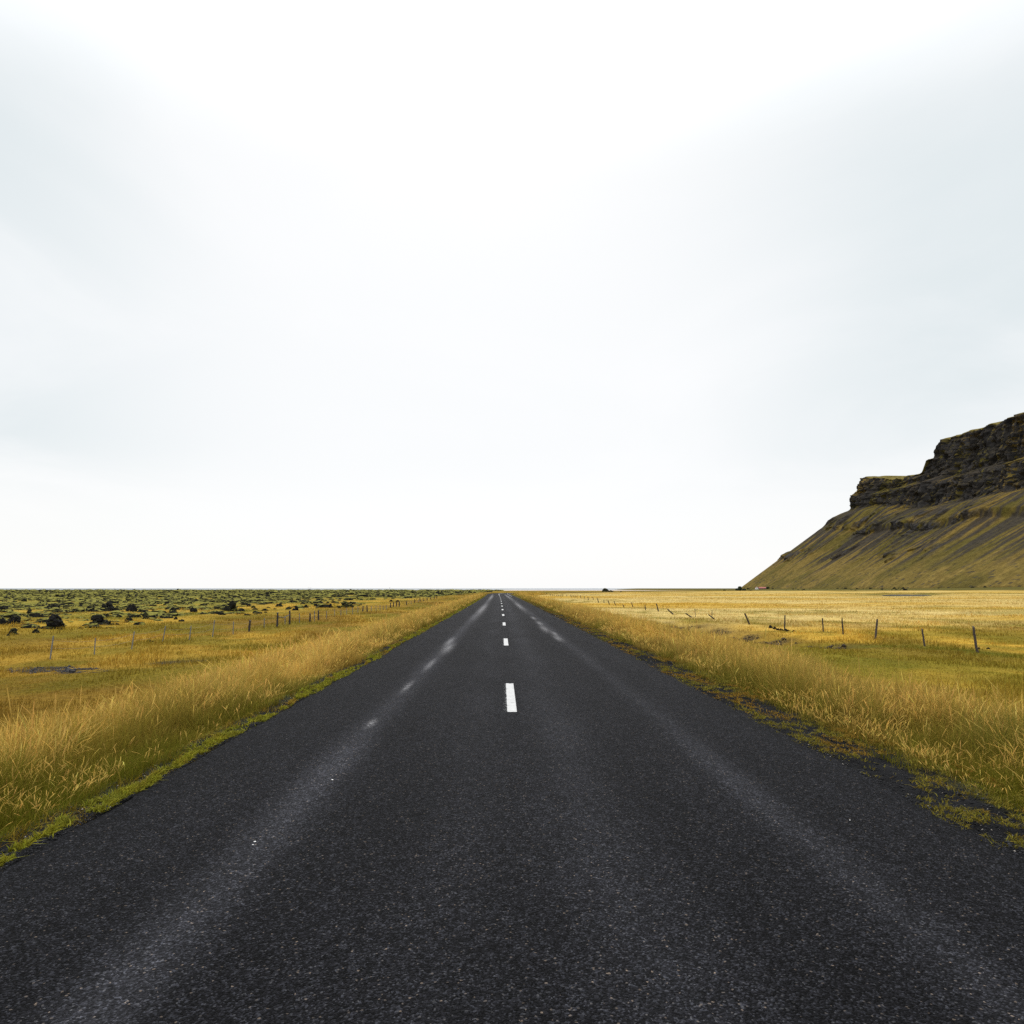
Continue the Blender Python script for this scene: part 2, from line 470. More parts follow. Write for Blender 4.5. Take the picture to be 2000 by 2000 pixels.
def mat_rock(name, base=(.030, .028, .026), moss=MOSS, thr=.62, wid=.25, scale=1.0, rough=.9):
    m, t, b, o = mat(name)
    g = N(t, 'ShaderNodeNewGeometry'); tc = N(t, 'ShaderNodeTexCoord')
    s = N(t, 'ShaderNodeSeparateXYZ'); link(t, g.outputs['Normal'], s.inputs[0])
    n = N(t, 'ShaderNodeTexNoise', inp={'Scale': 1.1 * scale, 'Detail': 7.0, 'Roughness': .7}); link(t, g.outputs['Position'], n.inputs['Vector'])
    n2 = N(t, 'ShaderNodeTexNoise', inp={'Scale': 6.0 * scale, 'Detail': 6.0, 'Roughness': .7}); link(t, g.outputs['Position'], n2.inputs['Vector'])
    rc = mix(t, ramp(t, n2.outputs[0], [(.3, 0), (.7, 1)]), tuple(c * .5 for c in base), tuple(c * 1.9 for c in base))
    mc = mix(t, ramp(t, n2.outputs[0], [(.3, 0), (.7, 1)]), tuple(c * .6 for c in moss), tuple(c * 1.25 for c in moss))
    k = math_node(t, 'ADD', s.outputs[2], math_node(t, 'MULTIPLY', math_node(t, 'SUBTRACT', n.outputs[0], .5), 1.5))
    f = math_node(t, 'DIVIDE', math_node(t, 'SUBTRACT', k, thr), wid, True)
    link(t, mix(t, f, rc, mc), b.inputs['Base Color']); b.inputs['Roughness'].default_value = rough
    b.inputs['Specular IOR Level'].default_value = .08
    bp = N(t, 'ShaderNodeBump', inp={'Strength': .8, 'Distance': .08 / scale}); link(t, n2.outputs[0], bp.inputs['Height']); link(t, bp.outputs[0], b.inputs['Normal'])
    return m


def mat_vcol(name, rough=.9, nscale=.12, lo=.7, hi=1.3, bump=1.0, spec=.2):
    m, t, b, o = mat(name)
    a = N(t, 'ShaderNodeAttribute', attribute_name='col'); g = N(t, 'ShaderNodeNewGeometry')
    n = N(t, 'ShaderNodeTexNoise', inp={'Scale': nscale, 'Detail': 8.0, 'Roughness': .72}); link(t, g.outputs['Position'], n.inputs['Vector'])
    c = mix(t, 1.0, a.outputs['Color'], ramp(t, n.outputs[0], [(.3, lo), (.7, hi)]), 'MULTIPLY')
    link(t, c, b.inputs['Base Color']); b.inputs['Roughness'].default_value = rough; b.inputs['Specular IOR Level'].default_value = spec
    if bump:
        bp = N(t, 'ShaderNodeBump', inp={'Strength': .9, 'Distance': bump}); link(t, n.outputs[0], bp.inputs['Height']); link(t, bp.outputs[0], b.inputs['Normal'])
    return m


def mat_simple(name, col, rough=.8, metal=0, nscale=8, lo=.7, hi=1.25, stretch=None):
    m, t, b, o = mat(name)
    tc = N(t, 'ShaderNodeTexCoord'); mp = N(t, 'ShaderNodeMapping')
    if stretch: mp.inputs['Scale'].default_value = stretch
    link(t, tc.outputs['Object'], mp.inputs[0])
    n = N(t, 'ShaderNodeTexNoise', inp={'Scale': nscale, 'Detail': 5.0, 'Roughness': .65}); link(t, mp.outputs[0], n.inputs['Vector'])
    c = mix(t, 1.0, tuple(col), ramp(t, n.outputs[0], [(.3, lo), (.7, hi)]), 'MULTIPLY')
    link(t, c, b.inputs['Base Color']); b.inputs['Roughness'].default_value = rough; b.inputs['Metallic'].default_value = metal
    return m


M_GROUND = mat_ground()
M_BLADE = mat_blade("dry_grass_blades", .45)
M_MOSSB = mat_blade("moss_sprigs", .2)
M_ASPHALT = mat_asphalt()
M_PAINT = mat_paint()
M_LAVA = mat_rock("mossy_lava", base=(.011, .0105, .010), moss=(.115, .115, .024), thr=.74, wid=.3)
M_HUM = mat_rock("moss_cushion", base=(.012, .012, .009), moss=(.195, .180, .035), thr=.60, wid=.22, scale=.7)
M_MOUNT = mat_vcol("mountain_slope", nscale=.11, lo=.55, hi=1.4, bump=3.0, spec=.02)
M_GRAVEL = mat_vcol("dark_gravel", nscale=30, bump=0)
M_WOOD = mat_simple("weathered_post_wood", (.026, .020, .018), nscale=6, stretch=(6, 6, 1), lo=.5, hi=1.7)
M_WOODG = mat_simple("grey_post_wood", (.055, .041, .035), nscale=6, stretch=(6, 6, 1), lo=.5, hi=1.6)
M_STEEL = mat_simple("galvanised_post_steel", (.20, .21, .22), rough=.6, metal=.3)
M_WIRE = mat_simple("rusty_wire", (.09, .075, .065), rough=.6, metal=.5)

# ------------------------------------------------------------------ ground sheet
def axis_lines(dense, step, far, growth):
    a = list(np.arange(0, dense + 1e-6, step)); s = step
    while a[-1] < far:
        s *= growth; a.append(a[-1] + s)
    return np.array(a)


gx = axis_lines(13, .25, 9000, 1.085); gx = np.concatenate([-gx[:0:-1], gx])
gy = axis_lines(34, .4, 3800, 1.018); gy = np.concatenate([-axis_lines(6, 1.5, 60, 1.3)[:0:-1], gy])
GX, GY = np.meshgrid(gx, gy)
GZ = zt(GX, GY)
V = np.stack([GX, GY, GZ], -1).reshape(-1, 3)
me = mesh_np("ground", V, grid_faces(len(gy), len(gx)), smooth=True)
C = field_col(GX, GY)
ga = np.abs(GX - road_x(GY)); side = np.where(GX > road_x(GY), .55, 0.0)
sh = (1 - sst(3.75, 4.15, ga - side + .5 * (fbm(GX / .8, GY / 1.6, 71) - .5))) * (1 - .6 * sst(60, 140, GY))
C = lerp3(C, np.array(GRAVEL), sh)
set_col(me, C.reshape(-1, 3))
add("ground", me, M_GROUND, kind='structure')

# sea: one flat sheet to the horizon
me = mesh_np("sea", [(-150000, 2500, -6.2), (150000, 2500, -6.2), (150000, 150000, -6.2), (-150000, 150000, -6.2)], [(0, 1, 2, 3)])
m, t, b, o = mat("sea_water")
b.inputs['Base Color'].default_value = (.10, .13, .16, 1); b.inputs['Roughness'].default_value = .35
add("sea", me, m, kind='structure')

# pond
k = 60
pts = []
for i in range(k):
    a_ = 2 * math.pi * i / k
    lo, hi = 0.0, 2.2
    for _ in range(30):
        md = (lo + hi) / 2
        yy = 293 + 36 * md * math.sin(a_); xx = 172 + .55 * (yy - 290) + 10 * md * math.cos(a_)
        if pond_mask(np.array(xx), np.array(yy)) < 1.1: lo = md
        else: hi = md
    pts.append((xx, yy))
PZ = float(np.median([zt(p[0], p[1]) for p in pts])) + .34
bm = bmesh.new(); bm.faces.new([bm.verts.new((p[0], p[1], PZ)) for p in pts])
me = bpy.data.meshes.new("pond"); bm.to_mesh(me); bm.free()
m, t, b, o = mat("pond_water")
b.inputs['Base Color'].default_value = (.05, .08, .11, 1); b.inputs['Roughness'].default_value = .12
n = N(t, 'ShaderNodeTexNoise', inp={'Scale': .9, 'Detail': 4.0}); g = N(t, 'ShaderNodeNewGeometry'); link(t, g.outputs['Position'], n.inputs['Vector'])
bp = N(t, 'ShaderNodeBump', inp={'Strength': .35, 'Distance': .15}); link(t, n.outputs[0], bp.inputs['Height']); link(t, bp.outputs[0], b.inputs['Normal'])
add("pond", me, m, kind='structure')

# ------------------------------------------------------------------ road slab and its markings
ry = np.concatenate([np.arange(-40, 40, .25), np.arange(40, 120, 1.0), np.arange(120, 700, 4.0)])
us = np.array([-3.42, -3.30, -2.4, -1.2, 0, 1.2, 2.4, 3.30, 3.42])
rows = []
for y in ry:
    tx = float(road_x(y + .5) - road_x(y - .5)); nx = Vector((1, -tx)).normalized()
    el_ = 0.10 * (fbm(np.array(y / .9), np.array(1.5), 81) - .5) + .06 * (vnoise(np.array(y / .3), np.array(2.), 82) - .5)
    er_ = 0.14 * (fbm(np.array(y / .9), np.array(7.5), 83) - .5) + .08 * (vnoise(np.array(y / .3), np.array(3.), 84) - .5)
    r = []
    for i, u in enumerate(us):
        uu = u + (el_ if i < 2 else 0) + (er_ if i > 6 else 0)
        z = float(road_z(y)) - .012 * abs(u) / 3.3 * 1.0 - (.10 if i in (0, 8) else 0)
        r.append((float(road_x(y)) + nx.x * uu, y + nx.y * uu, z))
    rows.append(r)
RV = np.array(rows)
me = mesh_np("road", RV.reshape(-1, 3), grid_faces(len(ry), len(us)), smooth=True)
uvl = me.uv_layers.new(name='track')
vi = np.empty(len(me.loops), np.int32); me.loops.foreach_get('vertex_index', vi)
UV = np.stack([np.tile(us, len(ry)), np.repeat(ry, len(us))], 1)[vi]
uvl.data.foreach_set('uv', UV.astype(np.float32).ravel())
add("road", me, M_ASPHALT, kind='structure')


def marking(u0, u1, y0, y1):
    u0 = u0 - .03
    n_ = max(2, int((y1 - y0) / 3) + 2)
    ys = np.linspace(y0, y1, n_)
    v = []; uvv = []
    for y in ys:
        for u in (u0, u1):
            v.append((float(road_x(y)) + u, y, float(road_z(y)) + .0045 - .012 * abs(u) / 3.3)); uvv.append(((u - u0) / (u1 - u0), (y - y0) / (y1 - y0)))
    me = mesh_np("road_marking", v, grid_faces(n_, 2))
    l_ = me.uv_layers.new(name='track'); vi = np.empty(len(me.loops), np.int32); me.loops.foreach_get('vertex_index', vi)
    l_.data.foreach_set('uv', np.array(uvv, np.float32)[vi].ravel())
    add("road_marking", me, M_PAINT, kind='structure')


D0, DP, DL = 9.93, 11.35, 3.0
for i in range(14):
    y0 = D0 + DP * i
    marking(-.115, .072, y0, y0 + DL)
marking(-.08, .07, D0 + DP * 14, 330)          # the dashes run into a solid line at the far bend
marking(2.55, 2.68, 150, 320)

# ------------------------------------------------------------------ mountain
def build_mountain():
    # cross sections (X, z) at several distances: foot, band bottom, band top, cliff foot, cliff mid, ledge, rim, plateau, far plateau
    S = [
        (650, [(770, 0), (1015, 142), (1022, 158), (1098, 212), (1128, 285), (1176, 312), (1222, 415), (1350, 440), (1800, 500)]),
        (1500, [(770, 0), (1015, 145), (1023, 166), (1100, 213), (1128, 280), (1178, 305), (1220, 412), (1350, 436), (1800, 490)]),
        (1760, [(770, 0), (1018, 148), (1026, 170), (1097, 212), (1124, 282), (1176, 300), (1216, 411), (1320, 432), (1800, 480)]),
        (1860, [(770, 0), (1020, 150), (1027, 168), (1097, 222), (1118, 285), (1168, 305), (1214, 410), (1290, 424), (1800, 470)]),
        (1871, [(770, 0), (1020, 150), (1027, 168), (1097, 225), (1116, 285), (1160, 302), (1198, 363), (1240, 372), (1800, 440)]),
        (1890, [(770, 0), (1020, 152), (1027, 168), (1097, 230), (1114, 285), (1156, 300), (1191, 358), (1230, 366), (1800, 430)]),
        (1902, [(770, 0), (1020, 153), (1026, 166), (1098, 234), (1112, 285), (1150, 297), (1184, 327), (1220, 336), (1800, 380)]),
        (1940, [(770, 0), (1020, 156), (1026, 166), (1100, 240), (1114, 285), (1148, 294), (1172, 324), (1220, 330), (1800, 360)]),
        (1985, [(768, 0), (1022, 170), (1028, 180), (1102, 244), (1122, 285), (1152, 292), (1166, 319), (1260, 324), (1800, 340)]),
        (2080, [(766, 0), (1022, 178), (1028, 186), (1102, 250), (1116, 290), (1134, 300), (1160, 340), (1260, 344), (1800, 350)]),
        (2200, [(766, 0), (1030, 192), (1046, 204), (1122, 256), (1128, 302), (1140, 312), (1172, 364), (1260, 368), (1800, 370)]),
        (2250, [(815, 0), (1080, 192), (1092, 202), (1168, 254), (1176, 300), (1188, 310), (1218, 360), (1300, 364), (1800, 370)]),
        (2310, [(920, 0), (1185, 190), (1171, 198), (1235, 250), (1250, 298), (1262, 308), (1292, 358), (1380, 364), (1850, 370)]),
        (2380, [(1080, 0), (1345, 190), (1351, 198), (1415, 250), (1430, 298), (1442, 308), (1472, 355), (1540, 362), (1900, 370)]),
    ]
    nseg = [130, 10, 46, 62, 22, 78, 10, 8]
    ys = np.concatenate([np.linspace(650, 1400, 130, endpoint=False), np.linspace(1400, 2260, 560, endpoint=False), np.linspace(2260, 2380, 40)])
    sy = np.array([s[0] for s in S], float)
    KX = np.stack([np.interp(ys, sy, [s[1][k][0] for s in S]) for k in range(9)], 1)
    KZ = np.stack([np.interp(ys, sy, [s[1][k][1] for s in S]) for k in range(9)], 1)
    P = []; W = []
    for k in range(8):
        tt = np.linspace(0, 1, nseg[k], endpoint=(k == 7))
        P.append(k + tt)
    P = np.concatenate(P)
    ki = np.minimum(P.astype(int), 7); fr = P - ki
    X = KX[:, ki] * (1 - fr) + KX[:, ki + 1] * fr
    Z = KZ[:, ki] * (1 - fr) + KZ[:, ki + 1] * fr
    Yg = np.repeat(ys[:, None], len(P), 1); Pg = np.repeat(P[None, :], len(ys), 0)
    # --- relief
    cliff = sst(2.75, 3.15, Pg) * (1 - sst(5.95, 6.3, Pg))
    lower = sst(2.8, 3.1, Pg) * (1 - sst(4.0, 4.3, Pg)); upper = sst(4.7, 5.1, Pg) * (1 - sst(5.95, 6.2, Pg))
    ridg = lambda a, b, s, o=4: 1 - np.abs(2 * fbm(a, b, s, o) - 1)
    but = (fbm(Yg / 75, Z / 260, 101) - .5) * 56 + (fbm(Yg / 22, Z / 130, 102) - .5) * 34          # buttresses and gullies
    crag = (ridg(Yg / 13, Z / 30, 103) - .6) * 18 + (ridg(Yg / 10 + Z / 90, Z / 150, 119) - .6) * 22 + (fbm(Yg / 6, Z / 9, 104) - .5) * 12
    strata = (vnoise(Z / 13 + 1.2 * fbm(Yg / 90, Z / 60, 106), Yg / 60, 105) - .5) * 8 + (vnoise(Z / 5.5, Yg / 40, 107) - .5) * 3
    X = X - cliff * (but * .8 + crag + strata - 30)
    # the thin rock band in the slope: comes and goes, wavers up and down
    bmask = sst(.40, .50, fbm(Yg / 60, Yg * 0 + 4.4, 108)) * sst(1350, 1500, Yg) * (1 - sst(2020, 2120, Yg))
    Z = Z + (fbm(Yg / 90, Yg * 0 + 2.2, 109) - .5) * 40 * np.exp(-((Pg - 1.5) / .8) ** 2)
    band = np.exp(-((Pg - 1.5 + .9 * (fbm(Yg / 14, Z / 40, 118) - .5)) / .85) ** 2)
    X = X - band * bmask * (6 + 12 * ridg(Yg / 9, Z / 9, 110))
    m2 = sst(.52, .60, fbm(Yg / 38, Z / 60, 140)) * sst(1400, 1500, Yg)
    band2 = np.exp(-((Pg - 2.35 + .8 * (fbm(Yg / 20, Z / 60, 141) - .5)) / .30) ** 2) * m2
    m3 = sst(.60, .66, fbm(Yg / 30, Z / 50, 142)) * sst(1300, 1500, Yg)
    band3 = np.exp(-((Pg - .62 + .5 * (fbm(Yg / 50, Z / 60, 143) - .5)) / .10) ** 2) * m3
    X = X - (band2 + band3) * (4 + 9 * ridg(Yg / 9, Z / 9, 144))
    tal = (1 - sst(2.8, 3.1, Pg))
    gul = (ridg(Yg / 34 , Pg * 0 + Z / 420, 111) - .6) * 9 + (fbm(Yg / 11, Z / 170, 112) - .5) * 5 + (fbm(Yg / 4, Z / 30, 113) - .5) * 1.6
    X = X + tal * gul * sst(0, .55, Pg) * (.5 + .5 * sst(.3, 2.2, Pg))
    Z = Z + sst(6, 6.4, Pg) * ((fbm(Yg / 40, X / 40, 114) - .5) * 8)
    Z = Z + sst(5.6, 6.0, Pg) * (fbm(Yg / 13, Yg * 0, 115, 3) - .5) * 12
    Y = Yg + cliff * ((fbm(Yg / 30, Z / 30, 116) - .5) * 16 + (fbm(Yg / 8, Z / 8, 117) - .5) * 6)
    # foot follows the ground
    g0 = zt(X, Y)
    Z = Z + (g0 - 0.0) * (1 - sst(0, .6, Pg)) - 3.0 * (Pg < .004)
    Vm = np.stack([X, Y, Z], -1)
    # --- colour from slope
    du = np.gradient(Vm, axis=0); dv = np.gradient(Vm, axis=1)
    nn = np.cross(du, dv); nn /= np.linalg.norm(nn, axis=-1, keepdims=True) + 1e-9
    nz = np.abs(nn[..., 2])
    nA = fbm(Yg / 45, Z / 45, 121); nB = fbm(Yg / 10, Z / 10, 122); nS = fbm(Yg / 9 + 1.2 * fbm(Yg / 40, Z / 60, 131), Z / 120, 123); nS2 = fbm(Yg / 26, Z / 420, 124)
    rock = lerp3((.013, .0125, .012), (.056, .052, .050), sst(.25, .75, nB * .5 + vnoise(Z / 4, Yg / 26, 126) * .10 + fbm(Yg / 4, Z / 14, 127) * .50 - .05))
    olive = lerp3((.080, .062, .014), (.125, .085, .021), sst(.35, .65, nA))
    olive = lerp3(olive, (.145, .103, .028), (1 - sst(.1, .9, Pg)) * .7 + 0 * nA)
    olive = lerp3(olive, (.066, .056, .013), sst(.48, .62, fbm(Yg / 60, Z / 60, 128)) * .6)
    olive = olive * (.72 + .56 * fbm(Yg / 5, Z / 16, 125))[..., None]
    scree = sst(.525, .60, nS * .55 + nS2 * .45 + .10 * np.exp(-((Pg - 1.0) / .55) ** 2) + .07 * sst(1.7, 2.7, Pg) - .06 * (1 - sst(.2, .6, Pg)))
    scree = scree * sst(.18, .55, Pg + .5 * (nA - .5))
    slopec = lerp3(olive, (.034, .029, .025), scree * .9)
    rk = np.clip((0.60 + .5 * (nB - .5) + .35 * (nA - .5) - nz) / .16, 0, 1)
    rk = np.maximum(rk * sst(2.7, 3.0, Pg + .5 * (nS - .5)), band * bmask * sst(.62, .9, band) * sst(.30, .45, nB) * 1.0)
    rk = np.maximum(rk, np.clip(1.2 * (band2 + band3) - .25, 0, 1) * sst(.30, .5, nB))
    rk = np.where(Pg > 6.15, 0, rk)
    # vegetated ledges and streaks in the cliff
    veg = .75 * sst(.52, .64, fbm(Yg / 22, Z / 14, 129)) * sst(.30, .60, nz + .25 * np.exp(-((Pg - 5.0) / .25) ** 2)) * .95
    rk = rk * (1 - veg * cliff)
    spk = sst(.70, .76, fbm(Yg / 7, Z / 5, 130, 3)) * (1 - sst(.15, .5, Pg)) * .85
    col = lerp3(slopec, rock, np.clip(rk, 0, 1))
    col = lerp3(col, (.03, .028, .025), spk)
    top = sst(6.02, 6.2, Pg)
    col = lerp3(col, (.15, .12, .035), top)
    me = mesh_np("mountain", Vm.reshape(-1, 3), grid_faces(len(ys), len(P)), smooth=True)
    set_col(me, col.reshape(-1, 3))
    add("mountain", me, M_MOUNT, kind='structure')


build_mountain()

# ------------------------------------------------------------------ grass
def blades(name, P, h, wd, col, tipc, lean=.35, profile=(1, .8, 0), ts=(0, .55, 1.0), m=M_BLADE, **props):
    n = len(P); K = len(ts)
    az = rng.uniform(0, 2 * math.pi, n); ld = rng.normal(.4, 2.1, n)
    ln = np.abs(rng.normal(lean, lean * .55, n))
    sx = np.cos(az) * wd * .5; sy_ = np.sin(az) * wd * .5
    V = np.empty((n, 2 * K - 1, 3), np.float32); Cc = np.empty((n, 2 * K - 1, 3), np.float32)
    j = 0
    for i, t_ in enumerate(ts):
        cx_ = P[:, 0] + np.cos(ld) * ln * h * t_ ** 1.8; cy_ = P[:, 1] + np.sin(ld) * ln * h * t_ ** 1.8
        cz_ = P[:, 2] + h * t_ * (1 - .35 * ln * t_)
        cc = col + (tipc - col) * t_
        if i < K - 1:
            p = profile[i]
            V[:, j] = np.stack([cx_ - sx * p, cy_ - sy_ * p, cz_], 1); V[:, j + 1] = np.stack([cx_ + sx * p, cy_ + sy_ * p, cz_], 1)
            Cc[:, j] = cc; Cc[:, j + 1] = cc; j += 2
        else:
            V[:, j] = np.stack([cx_, cy_, cz_], 1); Cc[:, j] = cc; j += 1
    base = (np.arange(n) * (2 * K - 1))[:, None]
    q = []
    for i in range(K - 2):
        q.append(base + np.array([[2 * i, 2 * i + 1, 2 * i + 3, 2 * i + 2]]))
    Fq = np.concatenate(q) if q else None
    Ft = base + np.array([[2 * K - 4, 2 * K - 3, 2 * K - 2]])
    return V.reshape(-1, 3), Fq, Ft, Cc.reshape(-1, 3)


def join_blades(name, parts, m, **props):
    Vs, Qs, Ts, Cs = [], [], [], []; off = 0
    for V, Q, T, C_ in parts:
        Vs.append(V); Cs.append(C_)
        if Q is not None: Qs.append(Q + off)
        Ts.append(T + off); off += len(V)
    me = mesh_np(name, np.concatenate(Vs), np.concatenate(Qs) if Qs else None, np.concatenate(Ts), smooth=True)
    set_col(me, np.concatenate(Cs))
    return add(name, me, m, **props)


def jitter(col, s=.22, hue=.06):
    n = len(col)
    k = np.exp(rng.normal(0, s, n))[:, None]
    hshift = 1 + rng.normal(0, hue, (n, 3))
    return np.clip(col * k * hshift, .004, .85)


def sample_y(n, y0, y1, p):
    """Distances with density falling as y**-p."""
    u = rng.random(n)
    if abs(p - 1) < 1e-3: return y0 * (y1 / y0) ** u
    return (y0 ** (1 - p) + u * (y1 ** (1 - p) - y0 ** (1 - p))) ** (1 / (1 - p))


parts = []
# verges: tall dry grass on the embankment shoulders
for sgn, a0, a1, wide in ((-1, 3.72, 9.5, 0), (1, 4.05, 11.5, .5)):
    n = 300000
    y = sample_y(n, 2.2, 330, 1.35)
    a_ = a0 + (a1 - a0) * rng.random(n) ** 1.25
    x = road_x(y) + sgn * a_
    edge = a0 + .45 * (fbm(x * 0 + sgn * 5, y / 1.3, 201) - .3) + .25 * (vnoise(y / .35, x * 0 + sgn, 202) - .5)
    clump = fbm(x / .45, y / .45, 203)
    keep = (a_ > edge) & (rng.random(n) < (.25 + 1.2 * sst(.30, .6, clump)) * np.where(a_ < edge + .35, .45, 1))
    x, y, a_, clump = x[keep], y[keep], a_[keep], clump[keep]
    rel = a_ - a0 + .9 * (fbm(x / .8, y / 1.3, 206) - .42)
    hh = (.88 if sgn < 0 else 1.0) * (.13 + .37 * sst(.0, 1.2, rel)) * (1 - .35 * sst(3.0 + wide * 2, 5.2 + wide * 2, rel)) * (.45 + .9 * clump) * (.45 + 1.05 * sst(.28, .62, fbm(x / 1.3, y / 2.2, 207))) * np.exp(rng.normal(0, .25, len(x)))
    c = field_col(x, y)
    fo = (1 - sst(.1, 1.5, rel)) * (.4 + .6 * (rng.random(len(x)) < .7))
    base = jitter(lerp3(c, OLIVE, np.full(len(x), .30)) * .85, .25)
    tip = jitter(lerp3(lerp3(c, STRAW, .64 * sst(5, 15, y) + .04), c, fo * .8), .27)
    wd = .0040 * np.maximum(1, (y / 7)) ** .85 * rng.uniform(.7, 1.4, len(x))
    P = np.stack([x, y, zt(x, y) - .02], 1)
    near = y < 26
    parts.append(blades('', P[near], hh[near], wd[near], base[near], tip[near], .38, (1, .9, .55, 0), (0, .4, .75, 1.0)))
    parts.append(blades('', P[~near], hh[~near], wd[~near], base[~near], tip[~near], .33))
    # flowering stems with feathery heads, the pale top of the verge
    n = 76000
    y = sample_y(n, 2.5, 200, 1.4)
    a_ = a0 + .20 + (4.8 + wide) * rng.random(n) ** 1.1
    x = road_x(y) + sgn * a_
    cl_ = fbm(x / .6, y / .9, 205); keep = rng.random(n) < (.10 + 1.2 * sst(.44, .64, cl_)) * (.25 + .9 * sst(.36, .6, fbm(x / 2.5, y / 5, 208)))
    x, y, a_ = x[keep], y[keep], a_[keep]
    hh = (.28 + .24 * sst(.3, 1.6, a_ - a0)) * (.6 + .7 * sst(.3, .65, fbm(x / 1.3, y / 2.2, 207))) * np.exp(rng.normal(0, .22, len(x)))
    wd = .0032 * np.maximum(1, (y / 6)) ** .85
    tip = jitter(np.tile(np.array(STRAW) * np.array((1.0, .97, .92)), (len(x), 1)), .22); base = jitter(np.tile(np.array((.27, .21, .05)), (len(x), 1)), .25)
    P = np.stack([x, y, zt(x, y) - .02], 1)
    parts.append(blades('', P, hh, wd, base, tip, .42, (.7, .6, .5, 2.3, 1.7, 0), (0, .35, .66, .80, .93, 1.0)))
join_blades("verge_grass", parts, M_BLADE, kind='stuff')

# the meadows on both sides
parts = []
n = 640000
y = sample_y(n, 6, 480, 1.15)
x = rng.uniform(-.92, .92, n) * (y + 6)
a_ = np.abs(x - road_x(y))
keep = (a_ > np.where(x < 0, 7.4, 9.3)) & (rng.random(n) < .35 + .9 * sst(.3, .6, fbm(x / .8, y / .8, 211)))
keep &= ~((lava_mask(x, y) > .5) & (rng.random(n) < .75 * lava_near(x, y))) & (rng.random(n) > bare_mask(x, y) * .95) & ~((y > 150) & ((pond_mask(x, y) < 1.25) | (pond_mask(x - .35 * 30 * 0 + 9, y + 16) < 1.1)))
x, y = x[keep], y[keep]
c = field_col(x, y)
tuss = fbm(x / 2.6, y / 4.0, 212)
green = sst(.2, .0, c[:, 0] - c[:, 1] * 1.05)
hh = (.10 + .22 * sst(.35, .7, tuss)) * np.exp(rng.normal(0, .25, len(x))) * (1 - .35 * green)
wd = .0075 * np.maximum(1, y / 9) ** .80 * rng.uniform(.7, 1.4, len(x))
hh = hh * (1 + .25 * sst(60, 250, y))
P = np.stack([x, y, zt(x, y) - .02], 1)
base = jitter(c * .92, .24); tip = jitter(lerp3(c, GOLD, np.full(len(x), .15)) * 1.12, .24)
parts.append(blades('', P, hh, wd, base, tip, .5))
join_blades("meadow_grass", parts, M_BLADE, kind='stuff')

# moss strip on the left road edge, sparse moss tufts on the right gravel shoulder
parts = []
n = 60000
y = sample_y(n, 2.5, 160, 1.4)
off = .16 * (fbm(y / 2.1, y * 0 + 1, 221) - .5) + .05 * (vnoise(y / .4, y * 0, 222) - .5)
wdt = .10 + .26 * sst(.30, .6, fbm(y / 1.8, y * 0 + 3, 223))
x = road_x(y) - 3.36 + off - wdt * (rng.random(n) - .25)
keep = rng.random(n) < sst(.42, .60, fbm(x / .10, y / .16, 224)) * (1 - .6 * (1 - sst(3.0, 6.5, y)))
x, y = x[keep], y[keep]
c = lerp3(MOSSY, (.13, .135, .02), fbm(x / .15, y / .25, 225)); c = lerp3(c, OCHRE, sst(.58, .7, fbm(x / .3, y / .6, 226)) * .8)
parts.append(blades('', np.stack([x, y, np.maximum(zt(x, y), -.02) + .0], 1), .035 * np.exp(rng.normal(0, .35, len(x))) + .008, .010 * np.maximum(1, y / 7) ** .85, jitter(c * .8, .2), jitter(c * 1.1, .2), .9))
n = 200000
y = sample_y(n, 2.5, 120, 1.4)
a_ = 3.22 + 1.45 * rng.random(n); x = road_x(y) + a_
keep = rng.random(n) < sst(.46, .60, fbm(x / .10, y / .13, 231)) * sst(.28, .56, fbm(x / .6, y / .9, 232)) * (.45 + .55 * sst(5, 12, y))
x, y = x[keep], y[keep]
c = lerp3((.17, .140, .020), OCHRE, sst(.42, .6, fbm(x / .5, y / .9, 233)))
parts.append(blades('', np.stack([x, y, np.maximum(zt(x, y), -.03 - .06 * (x - road_x(y) - 3.3)) + .0], 1), 0.024 * np.exp(rng.normal(0, .4, len(x))) + .005, .008 * np.maximum(1, y / 7) ** .85, jitter(c * .7, .22), jitter(c, .22), 1.0))
n = 14000
y = sample_y(n, 2.5, 60, 1.5)
x = road_x(y) - 3.35 - .75 * rng.random(n)
keep = rng.random(n) < sst(.50, .66, fbm(x / .2, y / .3, 235))
x, y = x[keep], y[keep]
c = lerp3(OCHRE, OLIVE, fbm(x / .4, y / .5, 236))
parts.append(blades('', np.stack([x, y, zt(x, y)], 1), .07 * np.exp(rng.normal(0, .4, len(x))) + .01, .006 * np.maximum(1, y / 7) ** .85, jitter(c * .7, .22), jitter(c, .22), .9))
join_blades("roadside_moss", parts, M_MOSSB, kind='stuff')

# ------------------------------------------------------------------ loose gravel on the shoulders
def stones(P, s, col):
    bmv = np.array([(1, 0, 0), (-1, 0, 0), (0, 1, 0), (0, -1, 0), (0, 0, 1), (0, 0, -1)], float)
    tri = np.array([(0, 2, 4), (2, 1, 4), (1, 3, 4), (3, 0, 4), (2, 0, 5), (1, 2, 5), (3, 1, 5), (0, 3, 5)])
    n = len(P)
    V = bmv[None] * (rng.uniform(.55, 1.3, (n, 6, 1))) * s[:, None, None] * np.array((1, 1, .6))
    a_ = rng.uniform(0, 6.28, n); ca, sa = np.cos(a_)[:, None], np.sin(a_)[:, None]
    V = np.stack([V[..., 0] * ca - V[..., 1] * sa, V[..., 0] * sa + V[..., 1] * ca, V[..., 2]], -1) + P[:, None, :]
    T = (np.arange(n) * 6)[:, None, None] + tri[None]
    return V.reshape(-1, 3), None, T.reshape(-1, 3), np.repeat(col, 6, 0)


